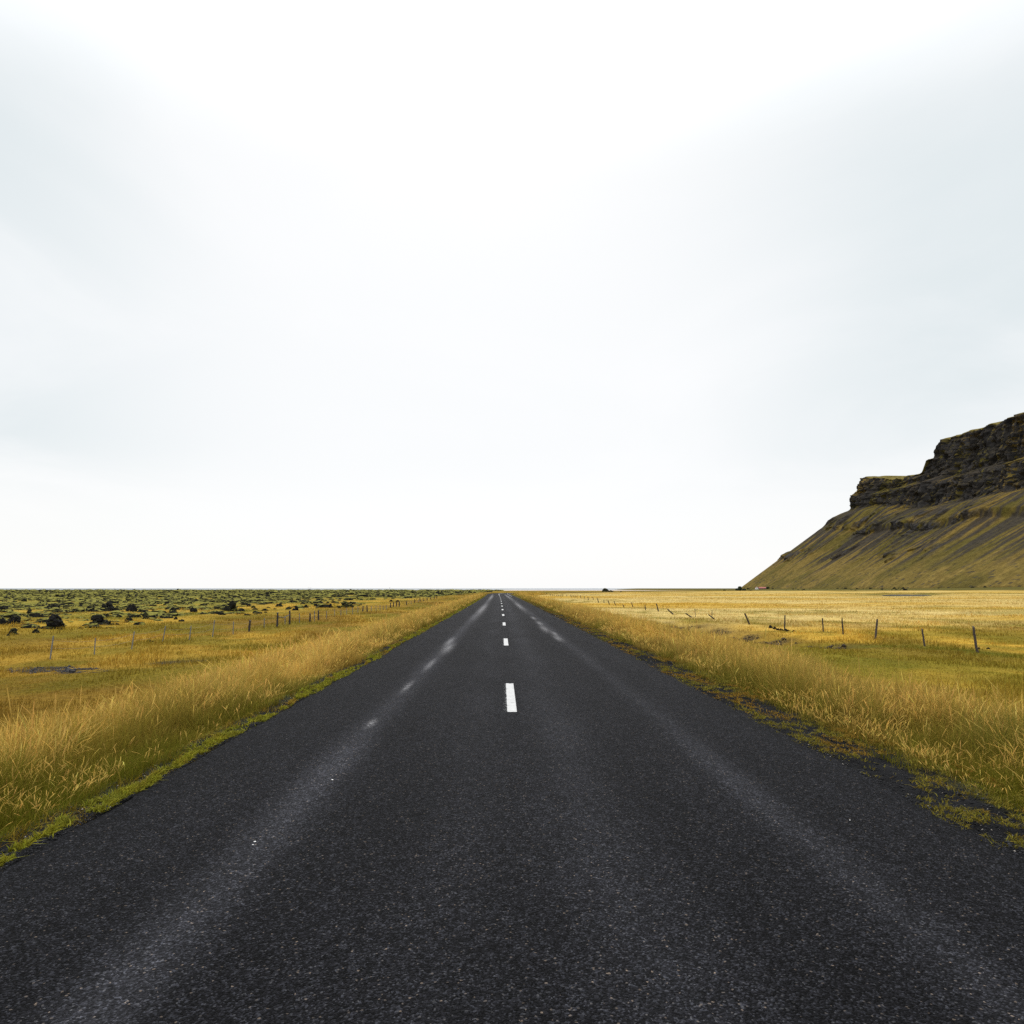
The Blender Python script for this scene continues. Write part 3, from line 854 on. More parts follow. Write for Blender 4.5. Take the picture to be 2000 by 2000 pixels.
parts = []
n = 52000
y = sample_y(n, 2.2, 70, 1.5)
sg = np.where(rng.random(n) < .36, -1, 1)
a_ = np.where(sg < 0, 3.30 + .75 * rng.random(n) ** 1.3, 3.25 + 1.5 * rng.random(n))
x = road_x(y) + sg * a_
s = .006 * np.exp(rng.normal(0, .45, n)) * np.maximum(1, y / 12) ** .7
v = np.exp(rng.normal(0, .5, n))[:, None]
c = np.array((.014, .014, .0155)) * v
c[rng.random(n) < .012] = (.30, .27, .24)
parts.append(stones(np.stack([x, y, np.maximum(zt(x, y), np.where(a_ < 3.4, -.012, -9)) + s * .3], 1), s, c))
n = 3600                                  # stones of the bare scar in the left field
x = -16.6 + rng.normal(0, 1.6, n); y = 26.3 + rng.normal(0, .9, n)
keep = bare_mask(x, y) > .5; x, y = x[keep], y[keep]
s = .020 * np.exp(rng.normal(0, .45, len(x)))
parts.append(stones(np.stack([x, y, zt(x, y) + s * .3], 1), s, np.array((.045, .043, .044)) * np.exp(rng.normal(0, .4, len(x)))[:, None]))
n = 5200                                  # peat clods in the eroded drain of the right field
y = rng.uniform(34, 64, n); x = drain_x(y) + rng.normal(0, 1.0, n)
keep = (bare_mask(x, y) > .5) & (rng.random(n) < .65); x, y = x[keep], y[keep]
s = .055 * np.exp(rng.normal(0, .5, len(x)))
parts.append(stones(np.stack([x, y, zt(x, y) + s * .3], 1), s, np.array((.045, .032, .022)) * np.exp(rng.normal(0, .4, len(x)))[:, None]))
join_blades("gravel", parts, M_GRAVEL, kind='stuff')

# ------------------------------------------------------------------ lava: moss hummocks (mass) and single rocks
def hummocks():
    nr, na = 4, 8
    n = 40000
    y = sample_y(n, 42, 1000, .95)
    x = -24 + .03 * y - (y * .82 + 12) * rng.random(n)
    cl_ = fbm(x / 16, y / 16, 241)
    keep = (lava_mask(x, y) > .45) & (rng.random(n) < .15 + 1.3 * sst(.38, .58, cl_ + .12 * sst(120, 300, y)))
    keep &= rng.random(n) < (.14 + .86 * lava_near(x, y)) * sst(.36, .52, fbm(x / 5, y / 9, 242) + .1 * sst(150, 400, y))
    x, y = x[keep], y[keep]; n = len(x)
    r = np.exp(rng.normal(-1.15, .45, n)) * (.75 + .0042 * y); r = np.minimum(r, .30 + .006 * y); hz = r * rng.uniform(.28, .75, n)
    hz = np.minimum(hz, 1.5)
    th = np.arange(na) / na * 2 * np.pi; rr = np.linspace(1, 0.0, nr)
    zz = np.sqrt(np.clip(1 - rr ** 2, 0, 1)); zz[0] = -.35
    V = np.empty((n, nr * na, 3)); k = 0
    for i in range(nr):
        jit = rng.uniform(.62, 1.30, (n, na)); jz = rng.uniform(.6, 1.25, (n, na))
        rad = r[:, None] * rr[i] * jit + (0 if i < nr - 1 else .02)
        V[:, k:k + na, 0] = x[:, None] + np.cos(th) * rad * 1.5
        V[:, k:k + na, 1] = y[:, None] + np.sin(th) * rad
        V[:, k:k + na, 2] = (zt(x, y) - .05)[:, None] + hz[:, None] * zz[i] * (jz if i < nr - 1 else 1.0)
        k += na
    f = []
    for i in range(nr - 1):
        for j in range(na):
            f.append((i * na + j, i * na + (j + 1) % na, (i + 1) * na + (j + 1) % na, (i + 1) * na + j))
    Fq = (np.arange(n) * nr * na)[:, None, None] + np.array(f)[None]
    me = mesh_np("moss_hummocks", V.reshape(-1, 3), Fq.reshape(-1, 4), smooth=False)
    add("moss_hummocks", me, M_HUM, kind='stuff')


hummocks()


def rock_mesh(seed, peak=.5, nch=7):
    """A ragged lava heap: angular chunks piled on a mound, one closed clump."""
    rnd = np.random.default_rng(seed); bm = bmesh.new()
    for c_ in range(nch):
        if c_ == 0: cx_, cy_, cz_, r_ = 0, 0, .0, .36
        else:
            a0_ = rnd.uniform(0, 6.28); d0 = rnd.uniform(.10, .40); cx_, cy_ = d0 * math.cos(a0_) * 1.1, d0 * math.sin(a0_)
            cz_ = max(.0, (1 - d0 * 2.3) * peak * rnd.uniform(.35, 1.2)); r_ = rnd.uniform(.09, .20)
        t_ = bmesh.ops.create_icosphere(bm, subdivisions=3, radius=1.0)['verts']
        v = np.array([p.co[:] for p in t_])
        def n3(s_, sd): return (fbm(v[:, 0] * s_ + v[:, 2] * s_ * .7 + c_ * 7, v[:, 1] * s_ - v[:, 2] * s_ * .5, sd) + fbm(v[:, 2] * s_ + 3.1, v[:, 0] * s_ * .8 + v[:, 1] * s_ * .6 - c_ * 5, sd + 9)) * .5
        d = np.maximum(.35, 1 + 1.6 * (n3(1.2, seed) - .5) + .9 * (1 - np.abs(2 * n3(2.6, seed + 30) - 1) - .6) + .7 * (n3(5.5, seed + 60) - .5))
        v = v * d[:, None] * r_ * np.array((rnd.uniform(.9, 1.4), 1, (rnd.uniform(.7, 1.2) if c_ else .45))) + np.array((cx_, cy_, cz_))
        for p, c in zip(t_, v): p.co = c
    v = np.array([p.co[:] for p in bm.verts]); mx_, mn_ = v.max(0), v.min(0)
    v[:, 0] = (v[:, 0] - (mx_[0] + mn_[0]) / 2) / (mx_[0] - mn_[0]); v[:, 1] = (v[:, 1] - (mx_[1] + mn_[1]) / 2) / (mx_[1] - mn_[1])
    v[:, 2] = v[:, 2] / mx_[2]
    v[:, 2] = np.where(v[:, 2] < -.25, -.25 + (v[:, 2] + .25) * .1, v[:, 2])
    for p, c in zip(bm.verts, v): p.co = c
    me = bpy.data.meshes.new("lava_rock"); bm.to_mesh(me); bm.free()
    me.materials.append(M_LAVA)
    return me


HUMPS = []
ROCKS = [rock_mesh(300 + 13 * i, peak=(.75, .35, .5, .2)[i % 4], nch=(13, 10, 9, 8)[i % 4]) for i in range(12)]

for i_ in (1, 3, 4):
    h_ = ROCKS[i_].copy(); h_.materials.clear(); h_.materials.append(M_HUM); HUMPS.append(h_)
ROCKS += HUMPS


def rock(px, py, wpx, hpx, label, group=None, var=None, name="lava_rock", Y=None, dep=.8):
    p = at(px, py) if Y is None else at_depth(px, py, Y)
    if Y is not None: p.z = float(zt(p.x, p.y))
    s = p.y / F
    o = bpy.data.objects.new(name, ROCKS[random.randrange(12) if var is None else var]); COL.objects.link(o)
    o.location = (p.x, p.y, p.z - .06 * hpx * s)
    o.scale = (wpx * s * 1.05, wpx * s * dep, hpx * s * 1.1)
    o.rotation_euler = (0, 0, random.choice((0, math.pi)) + random.uniform(-.35, .35))
    o['label'] = label; o['category'] = 'rock'
    if group: o['group'] = group
    return o


G = "lava rocks in the mossy field left of the road"
big = [
    (8, 1221, 26, 15, "rounded black lava block cut off by the left edge of the photo"),
    (30, 1219, 28, 17, "broad black lava block with moss on top, beside the block at the left edge"),
    (106, 1228, 44, 27, "tallest peaked black lava heap in the mossy field, nearest the left fence's first posts"),
    (25, 1239, 23, 12, "slanting grey lava slab lowest in the mossy field at the far left"),
    (195, 1221, 46, 21, "wide ragged lava outcrop with two humps and an overhang, behind third metal post"),
    (208, 1193, 34, 16, "smooth dark domed lava hump standing behind the ragged two-humped outcrop"),
    (111, 1198.5, 28, 9, "long low black lava block in a row, behind the tallest peaked heap"),
    (130, 1199, 10, 6, "small black lava lump touching the right end of the long low block"),
    (145, 1197, 23, 7, "low sloping lava slab right of the small lump behind the peaked heap"),
    (57, 1197.5, 13, 8, "squat lone black rock left of the long low block"),
    (102, 1190, 27, 11, "dark lava ridge just beyond the long low block"),
    (6, 1192, 14, 9, "far pointed black rock cut by the left edge, above the rounded block"),
    (179, 1196, 12, 6, "small dark rock left of the smooth domed hump"),
    (182, 1227, 40, 6, "very flat grey lava shelf in front of the ragged two-humped outcrop"),
    (54, 1223.5, 46, 5, "very flat dark lava shelf left of the tallest peaked heap"),
    (70, 1236, 15, 7, "small mossy rock right of the slanting grey slab"),
    (256, 1194, 23, 14, "dark steep-sided lava block right of the smooth domed hump"),
    (280, 1196.5, 21, 6, "low black slab at the right foot of the steep-sided block"),
    (305, 1195.5, 20, 4, "flat black slab between the steep-sided block and the round boulder"),
    (338, 1194, 14, 8, "round black boulder halfway along the lava field's front edge"),
    (378, 1195.5, 16, 10, "dark hunched rock left of the mossy pyramid heap"),
    (450, 1193, 27, 20, "mossy pyramid-shaped lava heap near the middle of the left field"),
    (470, 1194, 18, 6, "low dark tail of rock right of the mossy pyramid heap"),
    (433, 1201, 15, 6, "flat black rock in yellow grass in front of the mossy pyramid heap"),
    (319, 1206, 13, 7, "small pointed rock in front of the round black boulder"),
    (265, 1205, 10, 5, "small dark stone in front of the steep-sided block"),
    (354, 1214, 11, 5, "small lone black stone in grass nearest behind the fifth metal post"),
    (252, 1214, 15, 8, "grey rock at the right end of the ragged outcrop's rubble"),
    (293, 1254, 11, 5, "lone brown stone in grass between the third and fourth metal posts"),
    (233, 1204, 12, 6, "small mossy rock above the rubble right of the two-humped outcrop"),
    (285, 1209, 14, 7, "mossy rock in the middle of the low rubble row"),
    (302, 1208, 12, 7, "pointed mossy rock at the right of the low rubble row"),
    (343, 1210, 8, 6, "small upright black stone at the end of the low rubble row"),
    (545, 1185, 18, 7, "long black lava block behind the first two dark wooden posts"),
    (577, 1192, 12, 7, "leaning black block right behind the second dark wooden post"),
    (598, 1187, 12, 6, "dark lava block above the third dark wooden post"),
    (617, 1184, 9, 5, "small dark rock right of the block above the third wooden post"),
    (646, 1187, 12, 8, "dark rock with mossy cap behind the thin grey stakes"),
    (660, 1186, 8, 3, "small flat black rock at the right of the mossy-capped one"),
    (678, 1186.5, 24, 12, "last large mossy lava heap before the bare yellow meadow"),
    (763, 1175, 8, 4, "small black rock left of a pair above the distant wooden posts"),
    (776, 1175.5, 8, 4, "small black rock right of a pair above the distant wooden posts"),
]
for i, r_ in enumerate(big):
    rock(*r_, group=G, var=(8 if r_[4].startswith('tallest') else 14 if 'mossy' in r_[4].split(' in ')[0].split(' behind ')[0] and r_[2] > 20 else None), dep=.7)
taken = [(b_[0], b_[1]) for b_ in big]
cnt = 0
while cnt < 196:
    py = 1160 + 42 * random.random() ** 1.4; px = random.uniform(-10, 770) if cnt % 2 else random.uniform(380, 770)
    if px > 790 - (py - 1160) * 7: continue
    if any(abs(px - a) < 13 and abs(py - b_) < 4 for a, b_ in taken[:len(big)]): continue
    sz = (py - 1149) / 40.0
    wpx = random.uniform(4, 11) * (.45 + sz * .8); hpx = wpx * random.uniform(.24, .46)
    rock(px, py, wpx, hpx, "small black lava rock lying among the moss cushions beyond the left fence", group="small scattered lava rocks beyond the left fence", dep=.8)
    cnt += 1
for b_ in big:
    if b_[2] > 19:
        for q_ in range(3):
            f_ = random.uniform(.16, .34)
            rock(b_[0] + b_[2] * random.uniform(-.8, .8), b_[1] + random.uniform(-.5, 2.0), b_[2] * f_, b_[2] * f_ * random.uniform(.25, .5),
                 "small black lava rock lying among the moss cushions beyond the left fence", group="small scattered lava rocks beyond the left fence", dep=.8)
# rocks at the skyline
rock(345, 1152.4, 34, 4.2, "wide mossy hump on the skyline left, with a rock on its top", G, 12, Y=640)
rock(347, 1151.0, 5, 6.2, "dark knob of rock on the top of the wide skyline hump", G, 1, Y=638)
rock(431, 1152.6, 5, 3, "small knob of rock on the skyline right of the wide hump", G, 2, Y=640)
rock(689, 1153.3, 16, 4.6, "rounded mossy hump on the skyline left of the long hump", G, 13, Y=600)
rock(795, 1153.5, 34, 4.6, "long low mossy hump on the skyline nearest left of the road", G, 12, Y=560)
# right field: outcrop and small stones
p_ = rock(1184, 1154.2, 17, 7.0, "dark peaked lava outcrop alone on the skyline right of the road", None, 0, name="rock_outcrop", Y=600)
rock(1193, 1154.4, 13, 3.2, "low dark shoulder of rock at the right of the skyline outcrop", None, 5, Y=598)
rock(1213, 1154.2, 4, 1.8, "tiny dark stone on the skyline right of the peaked outcrop", None, 3, Y=598)
rock(1912, 1268, 8, 4, "small dark stone at the foot of the thick leaning post", None, 6)
rock(1930, 1267.5, 7, 3, "small flat dark stone just right of the thick leaning post", None, 8)
GS = "clods beside the upright right-hand post"
for i, (px, py, a_, b_) in enumerate([(1506, 1227, 9, 6), (1513, 1229, 7, 6), (1520, 1231, 8, 4), (1527, 1232, 9, 5), (1537, 1233, 10, 5), (1550, 1234, 6, 4)]):
    rock(px, py, a_, b_, ["blocky dark clod at the left end of the row by the upright post", "second dark clod in the row left of the upright post", "low dark clod in the middle of the row left of the upright post",
                          "dark clod touching the left foot of the upright post", "dark clod at the right foot of the upright post", "lone dark clod right of the upright post"][i], GS, i)

for i in range(46):
    Yb = 1050 + 900 * random.random(); Xb = random.uniform(650, 768)
    sc_ = math.exp(random.gauss(.9, .4))
    o = bpy.data.objects.new("boulder", ROCKS[i % 12]); COL.objects.link(o)
    o.location = (Xb, Yb, float(zt(Xb, Yb)) - .2); o.scale = (sc_ * 1.6, sc_, sc_ * .7); o.rotation_euler = (0, 0, random.uniform(-.5, .5))
    o['label'] = "small dark fallen boulder lying along the foot of the mountain slope"; o['category'] = 'boulder'; o['group'] = 'fallen boulders along the mountain foot'

# ------------------------------------------------------------------ fence posts
def post_mesh(seed, wood=True, rad=.045):
    """Unit-high post, irregular and tapered; top sawn at a slant."""
    rnd = random.Random(seed)
    bm = bmesh.new(); rings = []; ns = 9; na = 9
    for i in range(ns + 1):
        t_ = i / ns; z = -0.22 + 1.22 * t_
        cx_ = .25 * rad * math.sin(3.1 * t_ + seed); cy_ = .25 * rad * math.cos(2.3 * t_ + seed)
        ring = []
        for j in range(na):
            a_ = 2 * math.pi * j / na
            r_ = rad * (1.05 - .22 * t_) * (1 + .16 * rnd.uniform(-1, 1))
            zz = z + (rnd.uniform(-.01, .01) + .035 * math.cos(a_ + seed) if i == ns else 0)
            ring.append(bm.verts.new((cx_ + r_ * math.cos(a_), cy_ + r_ * math.sin(a_), zz)))
        rings.append(ring)
    for i in range(ns):
        for j in range(na):
            bm.faces.new((rings[i][j], rings[i][(j + 1) % na], rings[i + 1][(j + 1) % na], rings[i + 1][j]))
    bm.faces.new(rings[-1]); bm.faces.new(rings[0][::-1])
    me = bpy.data.meshes.new("fence_post"); bm.to_mesh(me); bm.free()
    return me


def stake_mesh():
    """Thin steel T-stake with a row of wire studs."""
    bm = bmesh.new()
    def bx(x0, x1, y0, y1, z0, z1):
        vs = [bm.verts.new((x, y, z)) for x in (x0, x1) for y in (y0, y1) for z in (z0, z1)]
        for f in ((0, 1, 3, 2), (4, 6, 7, 5), (0, 4, 5, 1), (2, 3, 7, 6), (0, 2, 6, 4), (1, 5, 7, 3)):
            bm.faces.new([vs[i] for i in f])
    bx(-.022, .022, -.004, .004, -.2, 1); bx(-.004, .004, .004, .03, -.2, .985)
    for k_ in range(7): bx(-.008, .008, -.012, -.004, .2 + .12 * k_, .216 + .12 * k_)
    me = bpy.data.meshes.new("fence_post"); bm.to_mesh(me); bm.free()
    return me


WOODM = [post_mesh(i * 5 + 1) for i in range(5)]
for m_ in WOODM: m_.materials.append(M_WOOD)
WOODG = [post_mesh(i * 7 + 2) for i in range(4)]
for m_ in WOODG: m_.materials.append(M_WOODG)
STAKE = stake_mesh(); STAKE.materials.append(M_STEEL)
ORD = "first second third fourth fifth sixth seventh eighth ninth tenth eleventh twelfth thirteenth fourteenth fifteenth sixteenth seventeenth eighteenth nineteenth twentieth".split()
ORD += ["twenty-" + o_ for o_ in ORD[:9]] + ["thirtieth"] + ["thirty-" + o_ for o_ in ORD[:9]]


def post(top, base, wpx, kind, label, group):
    p = at(base[0], base[1]); s = p.y / F
    tp_ = at_depth(top[0], top[1], p.y); dx = tp_.x - p.x; dz = tp_.z - p.z
    L = math.hypot(dx, dz)
    me = {'wood': WOODM[random.randrange(5)], 'grey': WOODG[random.randrange(4)], 'stake': STAKE}[kind]
    o = bpy.data.objects.new("fence_post", me); COL.objects.link(o)
    th = (.9 if kind == 'stake' else 1.25) * wpx * s / (.09 if kind != 'stake' else .044)
    o.scale = (th, th, L * 1.03)
    q = Vector((dx, random.uniform(-.04, .04) * L, dz)).to_track_quat('Z', 'Y')
    o.rotation_euler = (q.to_matrix() @ Matrix.Rotation(random.uniform(-.5, .5), 3, 'Z')).to_euler()
    o.location = p
    o['label'] = label; o['category'] = 'fence post'; o['group'] = group
    return o, L


Z4 = 3.864
left = []
for (tx, ty, bx_, by_, k_) in [(401, 476, 380, 648, 's'), (723, 490, 714, 612, 's'), (1016, 441, 995, 573, 's'), (1251, 400, 1229, 515, 's'), (1443, 398, 1431, 502, 's'), (1619, 356, 1605, 480, 's'), (1761, 365, 1757, 460, 's'), (1887, 356, 1882, 438, 'w')]:
    left.append((tx / Z4, 1120 + ty / Z4, bx_ / Z4, 1120 + by_ / Z4, k_))
for (tx, ty, bx_, by_, k_) in [(63, 340, 61, 410, 's'), (160, 300, 160, 406, 'w'), (219, 325, 218, 385, 's'), (253, 283, 253, 384, 'w'), (327, 303, 326, 373, 's'), (407, 303, 406, 367, 'w'), (441, 285, 441, 362, 's'),
                               (473, 280, 473, 352, 'w'), (533, 285, 532, 347, 's'), (592, 270, 592, 328, 's'), (640, 278, 640, 322, 's'), (683, 260, 683, 313, 's'), (729, 255, 729, 308, 's'), (768, 252, 768, 296, 's'), (807, 248, 807, 287, 'w'),
                               (838, 242, 838, 293, 'w'), (870, 246, 870, 284, 's'), (905, 243, 905, 281, 's'), (936, 240, 936, 279, 's'), (960, 246, 960, 278, 's'), (983, 240, 983, 276, 's'), (1015, 222, 1014, 260, 'w'), (1038, 217, 1036, 253, 'w'), (1061, 215, 1058, 250, 'w'), (1081, 213, 1080, 250, 'w'),
                               (1137, 210, 1137, 240, 'w'), (1170, 207, 1170, 233, 's'), (1197, 196, 1197, 223, 'w'), (1225, 197, 1225, 218, 's'), (1238, 188, 1238, 213, 'w'), (1262, 190, 1262, 208, 'w'), (1290, 184, 1290, 204, 'w'), (1318, 181, 1318, 197, 'w'), (1345, 180, 1345, 193, 'w'), (1365, 175, 1365, 190, 'w')]:
    left.append((500 + tx / Z4, 1120 + ty / Z4, 500 + bx_ / Z4, 1120 + by_ / Z4, k_))
nw = ns_ = 0
line = []
for (tx, ty, bx_, by_, k_) in left:
    near_ = (by_ - 1149) / 130.0
    if k_ == 's':
        lab = "thin grey steel stake, %s of the stakes from the left fence's near end" % ORD[ns_]; ns_ += 1
        o, L = post((tx, ty), (bx_, by_), max(.9, 2.0 * near_ + .55), 'stake', lab, "steel stakes of the left fence")
    else:
        lab = "dark wooden post, %s wooden one from the left fence's near end" % ORD[nw]; nw += 1
        o, L = post((tx, ty), (bx_, by_), max(1.0, 4.2 * near_ + .6), 'wood', lab, "wooden posts of the left fence")
    line.append((o.location.copy(), L))


def wire_tube(pts, rad, name):
    bm = bmesh.new(); prev = None
    for i, p in enumerate(pts):
        ring = [bm.verts.new((p[0] + rad * math.cos(a_), p[1], p[2] + rad * math.sin(a_))) for a_ in (0, 2.094, 4.189)]
        if prev:
            for j in range(3): bm.faces.new((prev[j], prev[(j + 1) % 3], ring[(j + 1) % 3], ring[j]))
        prev = ring
    me = bpy.data.meshes.new(name); bm.to_mesh(me); bm.free()
    return me


for hf, lab in ((.85, "top rusty wire strung along the posts of the left fence"), (.5, "middle rusty wire strung along the posts of the left fence")):
    pts = []
    ordered = sorted(line, key=lambda q: q[0].y)
    for (p, L), (p2, L2) in zip(ordered[:-1], ordered[1:]):
        for f_ in (0, .33, .66):
            q = p.lerp(p2, f_); pts.append((q.x, q.y, q.z + lerp(L, L2, f_) * hf - (.06 if f_ else 0)))
    add("fence_wire", wire_tube(pts, .004, "fence_wire"), M_WIRE, label=lab, category='wire', group='wires of the left fence')
a_, b_ = line[9], line[11]
pts = []
for i in range(9):
    f_ = i / 8; q = a_[0].lerp(b_[0], f_)
    pts.append((q.x, q.y - .05, q.z + lerp(a_[1] * .74, b_[1] * .70, f_) - .10 * math.sin(math.pi * f_) + .02 * math.sin(9 * f_)))
add("fence_rail", wire_tube(pts, .035, "fence_rail"), M_WOOD, label="thin dark sagging rail tied between the first two wooden posts of left fence", category='rail')

right = []
for (tx, ty, bx_, by_, w_, k_, lab) in [
        (1550, 407, 1583, 600, 3.7, 'g', "thick dark post leaning left, nearest post of the right-hand fence"),
        (1166, 423, 1185, 552, 2.6, 'g', "short grey post leaning left, second from the near end of the right-hand fence"),
        (823, 353, 807, 497, 3.2, 'g', "thick post leaning right, third from the near end of the right-hand fence"),
        (558, 343, 566, 460, 2.3, 'w', "dark post leaning slightly left, fourth from the near end on the right"),
        (411, 343, 415, 440, 2.1, 'w', "slim upright dark post, fifth from the near end on the right"),
        (127, 322, 127, 436, 2.2, 'w', "upright dark post standing among the row of clods in the right field")]:
    right.append((1500 + tx / Z4, 1120 + ty / Z4, 1500 + bx_ / Z4, 1120 + by_ / Z4, w_, k_, lab))
far_n = 0
for (tx, ty, bx_, by_, w_, k_, lab) in [
        (1757, 303, 1790, 385, 2.6, 'w', "stout dark post leaning left above the eroded drain in the right field"),
        (1510, 280, 1509, 345, 1.0, 's', "thin upright brown stake crossed by a fallen post in the right field"),
        (1483, 312, 1532, 350, 2.0, 'w', "toppled dark post lying across a thin upright stake in the right field"),
        (1380, 268, 1385, 330, 1.0, 's', "thin brown stake just right of a toppled post in the right field"),
        (1313, 302, 1360, 332, 2.2, 'w', "toppled dark post with thick upper end, left of a thin brown stake"),
        (1175, 271, 1216, 310, 2.2, 'w', "toppled dark post at forty-five degrees, farthest of the three toppled ones"),
        (1089, 231, 1107, 287, 1.9, 'w', "long dark post leaning left, next beyond the three toppled posts"),
        (1002, 236, 1008, 277, 1.5, 'w', "short dark post nearly upright, second beyond the three toppled posts"),
        (902, 221, 914, 254, 1.5, 'w', "leaning dark post, third beyond the three toppled posts"),
        (836, 235, 847, 256, 1.4, 'w', "very short leaning post low in the grass, fourth beyond the toppled ones")]:
    right.append((1000 + tx / Z4, 1120 + ty / Z4, 1000 + bx_ / Z4, 1120 + by_ / Z4, w_, k_, lab))
for i, (tx, ty, bx_, by_) in enumerate([(770, 210, 781, 242), (725, 203, 735, 236), (692, 200, 696, 222), (643, 187, 654, 221), (609, 177, 613, 198), (573, 178, 577, 200), (545, 172, 548, 190), (517, 166, 520, 187), (490, 170, 492, 183), (476, 168, 478, 182), (465, 166, 467, 181),
                                     (452, 165, 454, 179), (443, 162, 445, 178), (412, 160, 414, 174), (378, 158, 379, 172), (364, 160, 365, 173), (350, 160, 351, 174), (338, 161, 338, 173), (318, 157, 318, 170), (304, 156, 305, 169), (291, 155, 291, 167), (260, 148, 261, 157), (243, 149, 243, 157), (226, 149, 226, 157)]):
    right.append((1000 + tx / Z4, 1120 + ty / Z4, 1000 + bx_ / Z4, 1120 + by_ / Z4, max(.8, 1.3 - i * .03), 'w', "small distant brown post, %s beyond the low short leaning post on the right" % ORD[i]))
for (tx, ty, bx_, by_, w_, k_, lab) in right:
    post((tx, ty), (bx_, by_), w_, {'g': 'grey', 'w': 'wood', 's': 'grey'}[k_], lab, "old posts of the right-hand fence")

# ------------------------------------------------------------------ farm at the mountain's foot, shrubs, poles
M_WHITE = mat_simple("white_farm_wall", (.72, .70, .66), nscale=2, lo=.85, hi=1.1)
M_RED = mat_simple("faded_red_roof", (.34, .11, .09), nscale=1.2, lo=.75, hi=1.3)
M_DARK = mat_simple("dark_opening", (.03, .03, .035), rough=.4)
M_LEAF = mat_vcol("shrub_leaves", nscale=1.0, bump=0)


def boxm(bm, x0, x1, y0, y1, z0, z1):
    vs = [bm.verts.new((x, y, z)) for x in (x0, x1) for y in (y0, y1) for z in (z0, z1)]
    for f in ((0, 1, 3, 2), (4, 6, 7, 5), (0, 4, 5, 1), (2, 3, 7, 6), (0, 2, 6, 4), (1, 5, 7, 3)):
        bm.faces.new([vs[i] for i in f])


def bm_obj(name, fn, m, parent=None, **props):
    bm = bmesh.new(); fn(bm); bmesh.ops.recalc_face_normals(bm, faces=bm.faces)
    me = bpy.data.meshes.new(name); bm.to_mesh(me); bm.free()
    return add(name, me, m, parent, **props)


def house(px, Y, L, Wd, hw, hr, rot, name, label, wallm, roofm, nwin):
    p = at_depth(px, 1149, Y); p.z = float(zt(p.x, p.y)) - .1
    e = bpy.data.objects.new(name, None); COL.objects.link(e); e.location = p; e.rotation_euler = (0, 0, rot)
    e['label'] = label; e['category'] = 'building'

    def wall(bm):
        boxm(bm, -L / 2, L / 2, -Wd / 2, Wd / 2, -2.0, hw)
        for sx in (-1, 1):
            a = [bm.verts.new((sx * L / 2, y, z)) for y, z in ((-Wd / 2, hw), (Wd / 2, hw), (0, hw + hr - .1))]
            c = [bm.verts.new((sx * (L / 2 - .3), y, z)) for y, z in ((-Wd / 2, hw), (Wd / 2, hw), (0, hw + hr - .1))]
            bm.faces.new(a); bm.faces.new(c[::-1])
            for i in range(3): bm.faces.new((a[i], a[(i + 1) % 3], c[(i + 1) % 3], c[i]))
    bm_obj("wall", wall, wallm, e)

    def roof(bm):
        for s in (-1, 1):
            o_ = .5
            q = [(-L / 2 - o_, s * (Wd / 2 + o_), hw - o_ * hr / (Wd / 2)), (L / 2 + o_, s * (Wd / 2 + o_), hw - o_ * hr / (Wd / 2)), (L / 2 + o_, 0, hw + hr), (-L / 2 - o_, 0, hw + hr)]
            a = [bm.verts.new((x, y, z + .05)) for x, y, z in q]; c = [bm.verts.new((x, y, z + .25)) for x, y, z in q]
            bm.faces.new(a); bm.faces.new(c[::-1])
            for i in range(4): bm.faces.new((a[i], a[(i + 1) % 4], c[(i + 1) % 4], c[i]))
    bm_obj("roof", roof, roofm, e)
    for i in range(nwin):
        x = -L / 2 + L * (i + .5) / nwin
        bm_obj("window", lambda bm: boxm(bm, x - .6, x + .6, -Wd / 2 - .06, -Wd / 2 + .1, hw * .35, hw * .8), M_DARK, e)
    return e


house(1478, 1900, 9, 8, 4.2, 3.0, R(75), "farmhouse", "small white farmhouse at the left end of the red-roofed barn", M_WHITE, M_RED, 2)
house(1489, 1900, 22, 9, 2.6, 3.2, R(4), "barn", "long low barn with faded red roof at the mountain's foot", mat_simple("dark_barn_wall", (.09, .07, .065)), M_RED, 4)


def shrub(px, Y, wpx, hpx, label, group=None):
    p = at_depth(px, 1149, Y); p.z = float(zt(p.x, p.y))
    s = Y / F; Wm, Hm = wpx * s, hpx * s
    e = bpy.data.objects.new("shrub", None); COL.objects.link(e); e.location = p
    e['label'] = label; e['category'] = 'shrub'
    if group: e['group'] = group
    n = 900
    q = rng.normal(0, 1, (n, 3)); q /= np.linalg.norm(q, axis=1, keepdims=True); q *= rng.random((n, 1)) ** .4
    lob = .65 + .6 * fbm(q[:, 0] * 2 + px, q[:, 1] * 2 + q[:, 2], 401)
    P = np.stack([q[:, 0] * Wm / 2 * lob, q[:, 1] * Wm / 2 * lob, Hm * .5 + q[:, 2] * Hm * .5 * lob], 1)
    c = jitter(np.tile(np.array((.030, .040, .018)), (n, 1)), .35)
    V, Q, T, C_ = stones(P, np.full(n, Hm * .10), c)
    me = mesh_np("crown", V, None, T); set_col(me, C_); add("crown", me, M_LEAF, e)

    def stems(bm):
        for i in range(4):
            a = i * 1.7; dx_, dy_ = math.cos(a) * Wm * .2, math.sin(a) * Wm * .2
            b0 = [bm.verts.new((.06 * Hm * math.cos(k_ * 2.1), .06 * Hm * math.sin(k_ * 2.1), -.1)) for k_ in range(3)]
            t0 = [bm.verts.new((dx_ + .02 * Hm * math.cos(k_ * 2.1), dy_ + .02 * Hm * math.sin(k_ * 2.1), Hm * .7)) for k_ in range(3)]
            for k_ in range(3): bm.faces.new((b0[k_], b0[(k_ + 1) % 3], t0[(k_ + 1) % 3], t0[k_]))
    bm_obj("stem", stems, M_WOOD, e)


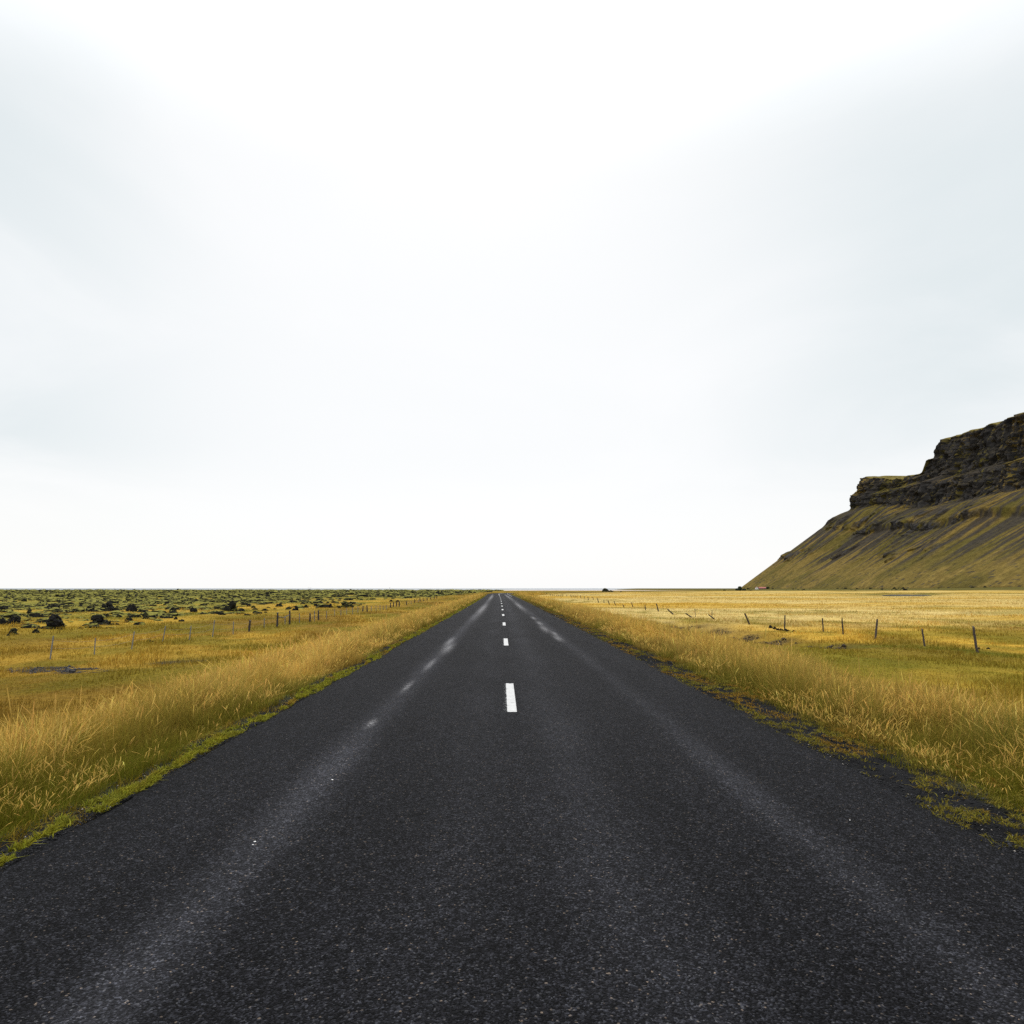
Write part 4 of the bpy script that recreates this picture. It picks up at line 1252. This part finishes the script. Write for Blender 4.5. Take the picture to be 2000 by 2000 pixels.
shrub(1499.5, 1880, 7, 4.5, "dark rounded shrub at the right end of the red-roofed barn")
for (px, Y, a_, b_, lab) in [(1440, 900, 8, 5, "low dark shrub at the left of the thicket before the mountain's tip"), (1445, 920, 7, 9, "taller dark shrub in the middle of the thicket before the mountain's tip"), (1453, 890, 9, 4, "wide low shrub at the right of the thicket before the mountain's tip"),
                            (1466, 900, 9, 2.2, "flat dark shrub alone right of the thicket before the mountain's tip"), (1415, 1000, 5, 2.4, "tiny dark shrub on the skyline left of the thicket")]:
    shrub(px, Y, a_, b_, lab, "shrubs before the mountain's tip")

M_POLE = mat_simple("pale_pole_wood", (.30, .28, .27))


def pole(px, Y, hpx, label):
    p = at_depth(px, 1149, Y); p.z = float(zt(p.x, p.y)); H = hpx * Y / F
    e = bpy.data.objects.new("utility_pole", None); COL.objects.link(e); e.location = p
    e['label'] = label; e['category'] = 'utility pole'; e['group'] = 'utility poles on the horizon'

    def shaft(bm): bmesh.ops.create_cone(bm, cap_ends=True, segments=8, radius1=.2, radius2=.13, depth=H, matrix=Matrix.Translation((0, 0, H / 2)))
    bm_obj("pole", shaft, M_POLE, e)
    bm_obj("crossarm", lambda bm: boxm(bm, -1.2, 1.2, -.24, -.12, H - .9, H - .7), M_POLE, e)
    for x in (-1.05, 0, 1.05):
        bm_obj("insulator", lambda bm: bmesh.ops.create_cone(bm, cap_ends=True, segments=8, radius1=.09, radius2=.05, depth=.3, matrix=Matrix.Translation((x, -.18, H - .55))), M_POLE, e)


for px, hp, lab in ((223, 7, "faint utility pole on the horizon, leftmost of the four"), (603, 8, "faint utility pole on the horizon, left one of the close pair"), (607, 8, "faint utility pole on the horizon, right one of the close pair"), (761, 8, "faint utility pole on the horizon nearest to the road")):
    pole(px, 1500, hp, lab)

# ------------------------------------------------------------------ small white stones on the asphalt
M_PEB = mat_simple("white_pebble", (.75, .74, .72), nscale=40)
for px, py, r_, lab in ((649, 1523, .007, "small white pebble lying in the left wheel track of the road"), (498, 1644, .006, "small white pebble on the asphalt close to the left road edge"), (494, 1650, .004, "tiny pale chip of stone below the white pebble near the left road edge"),
                        (1660, 1602, .004, "tiny pale chip of stone on the right half of the road")):
    d = ray(px, py); t_ = (0.0 - CAMZ) / d.z
    bm = bmesh.new(); bmesh.ops.create_icosphere(bm, subdivisions=2, radius=r_)
    for v_ in bm.verts: v_.co = Vector((v_.co.x * 1.5, v_.co.y, v_.co.z * .6)) * random.uniform(.85, 1.15)
    me = bpy.data.meshes.new("pebble"); bm.to_mesh(me); bm.free()
    o = add("pebble", me, M_PEB, label=lab, category='pebble'); o.location = (d.x * t_, d.y * t_, .001)
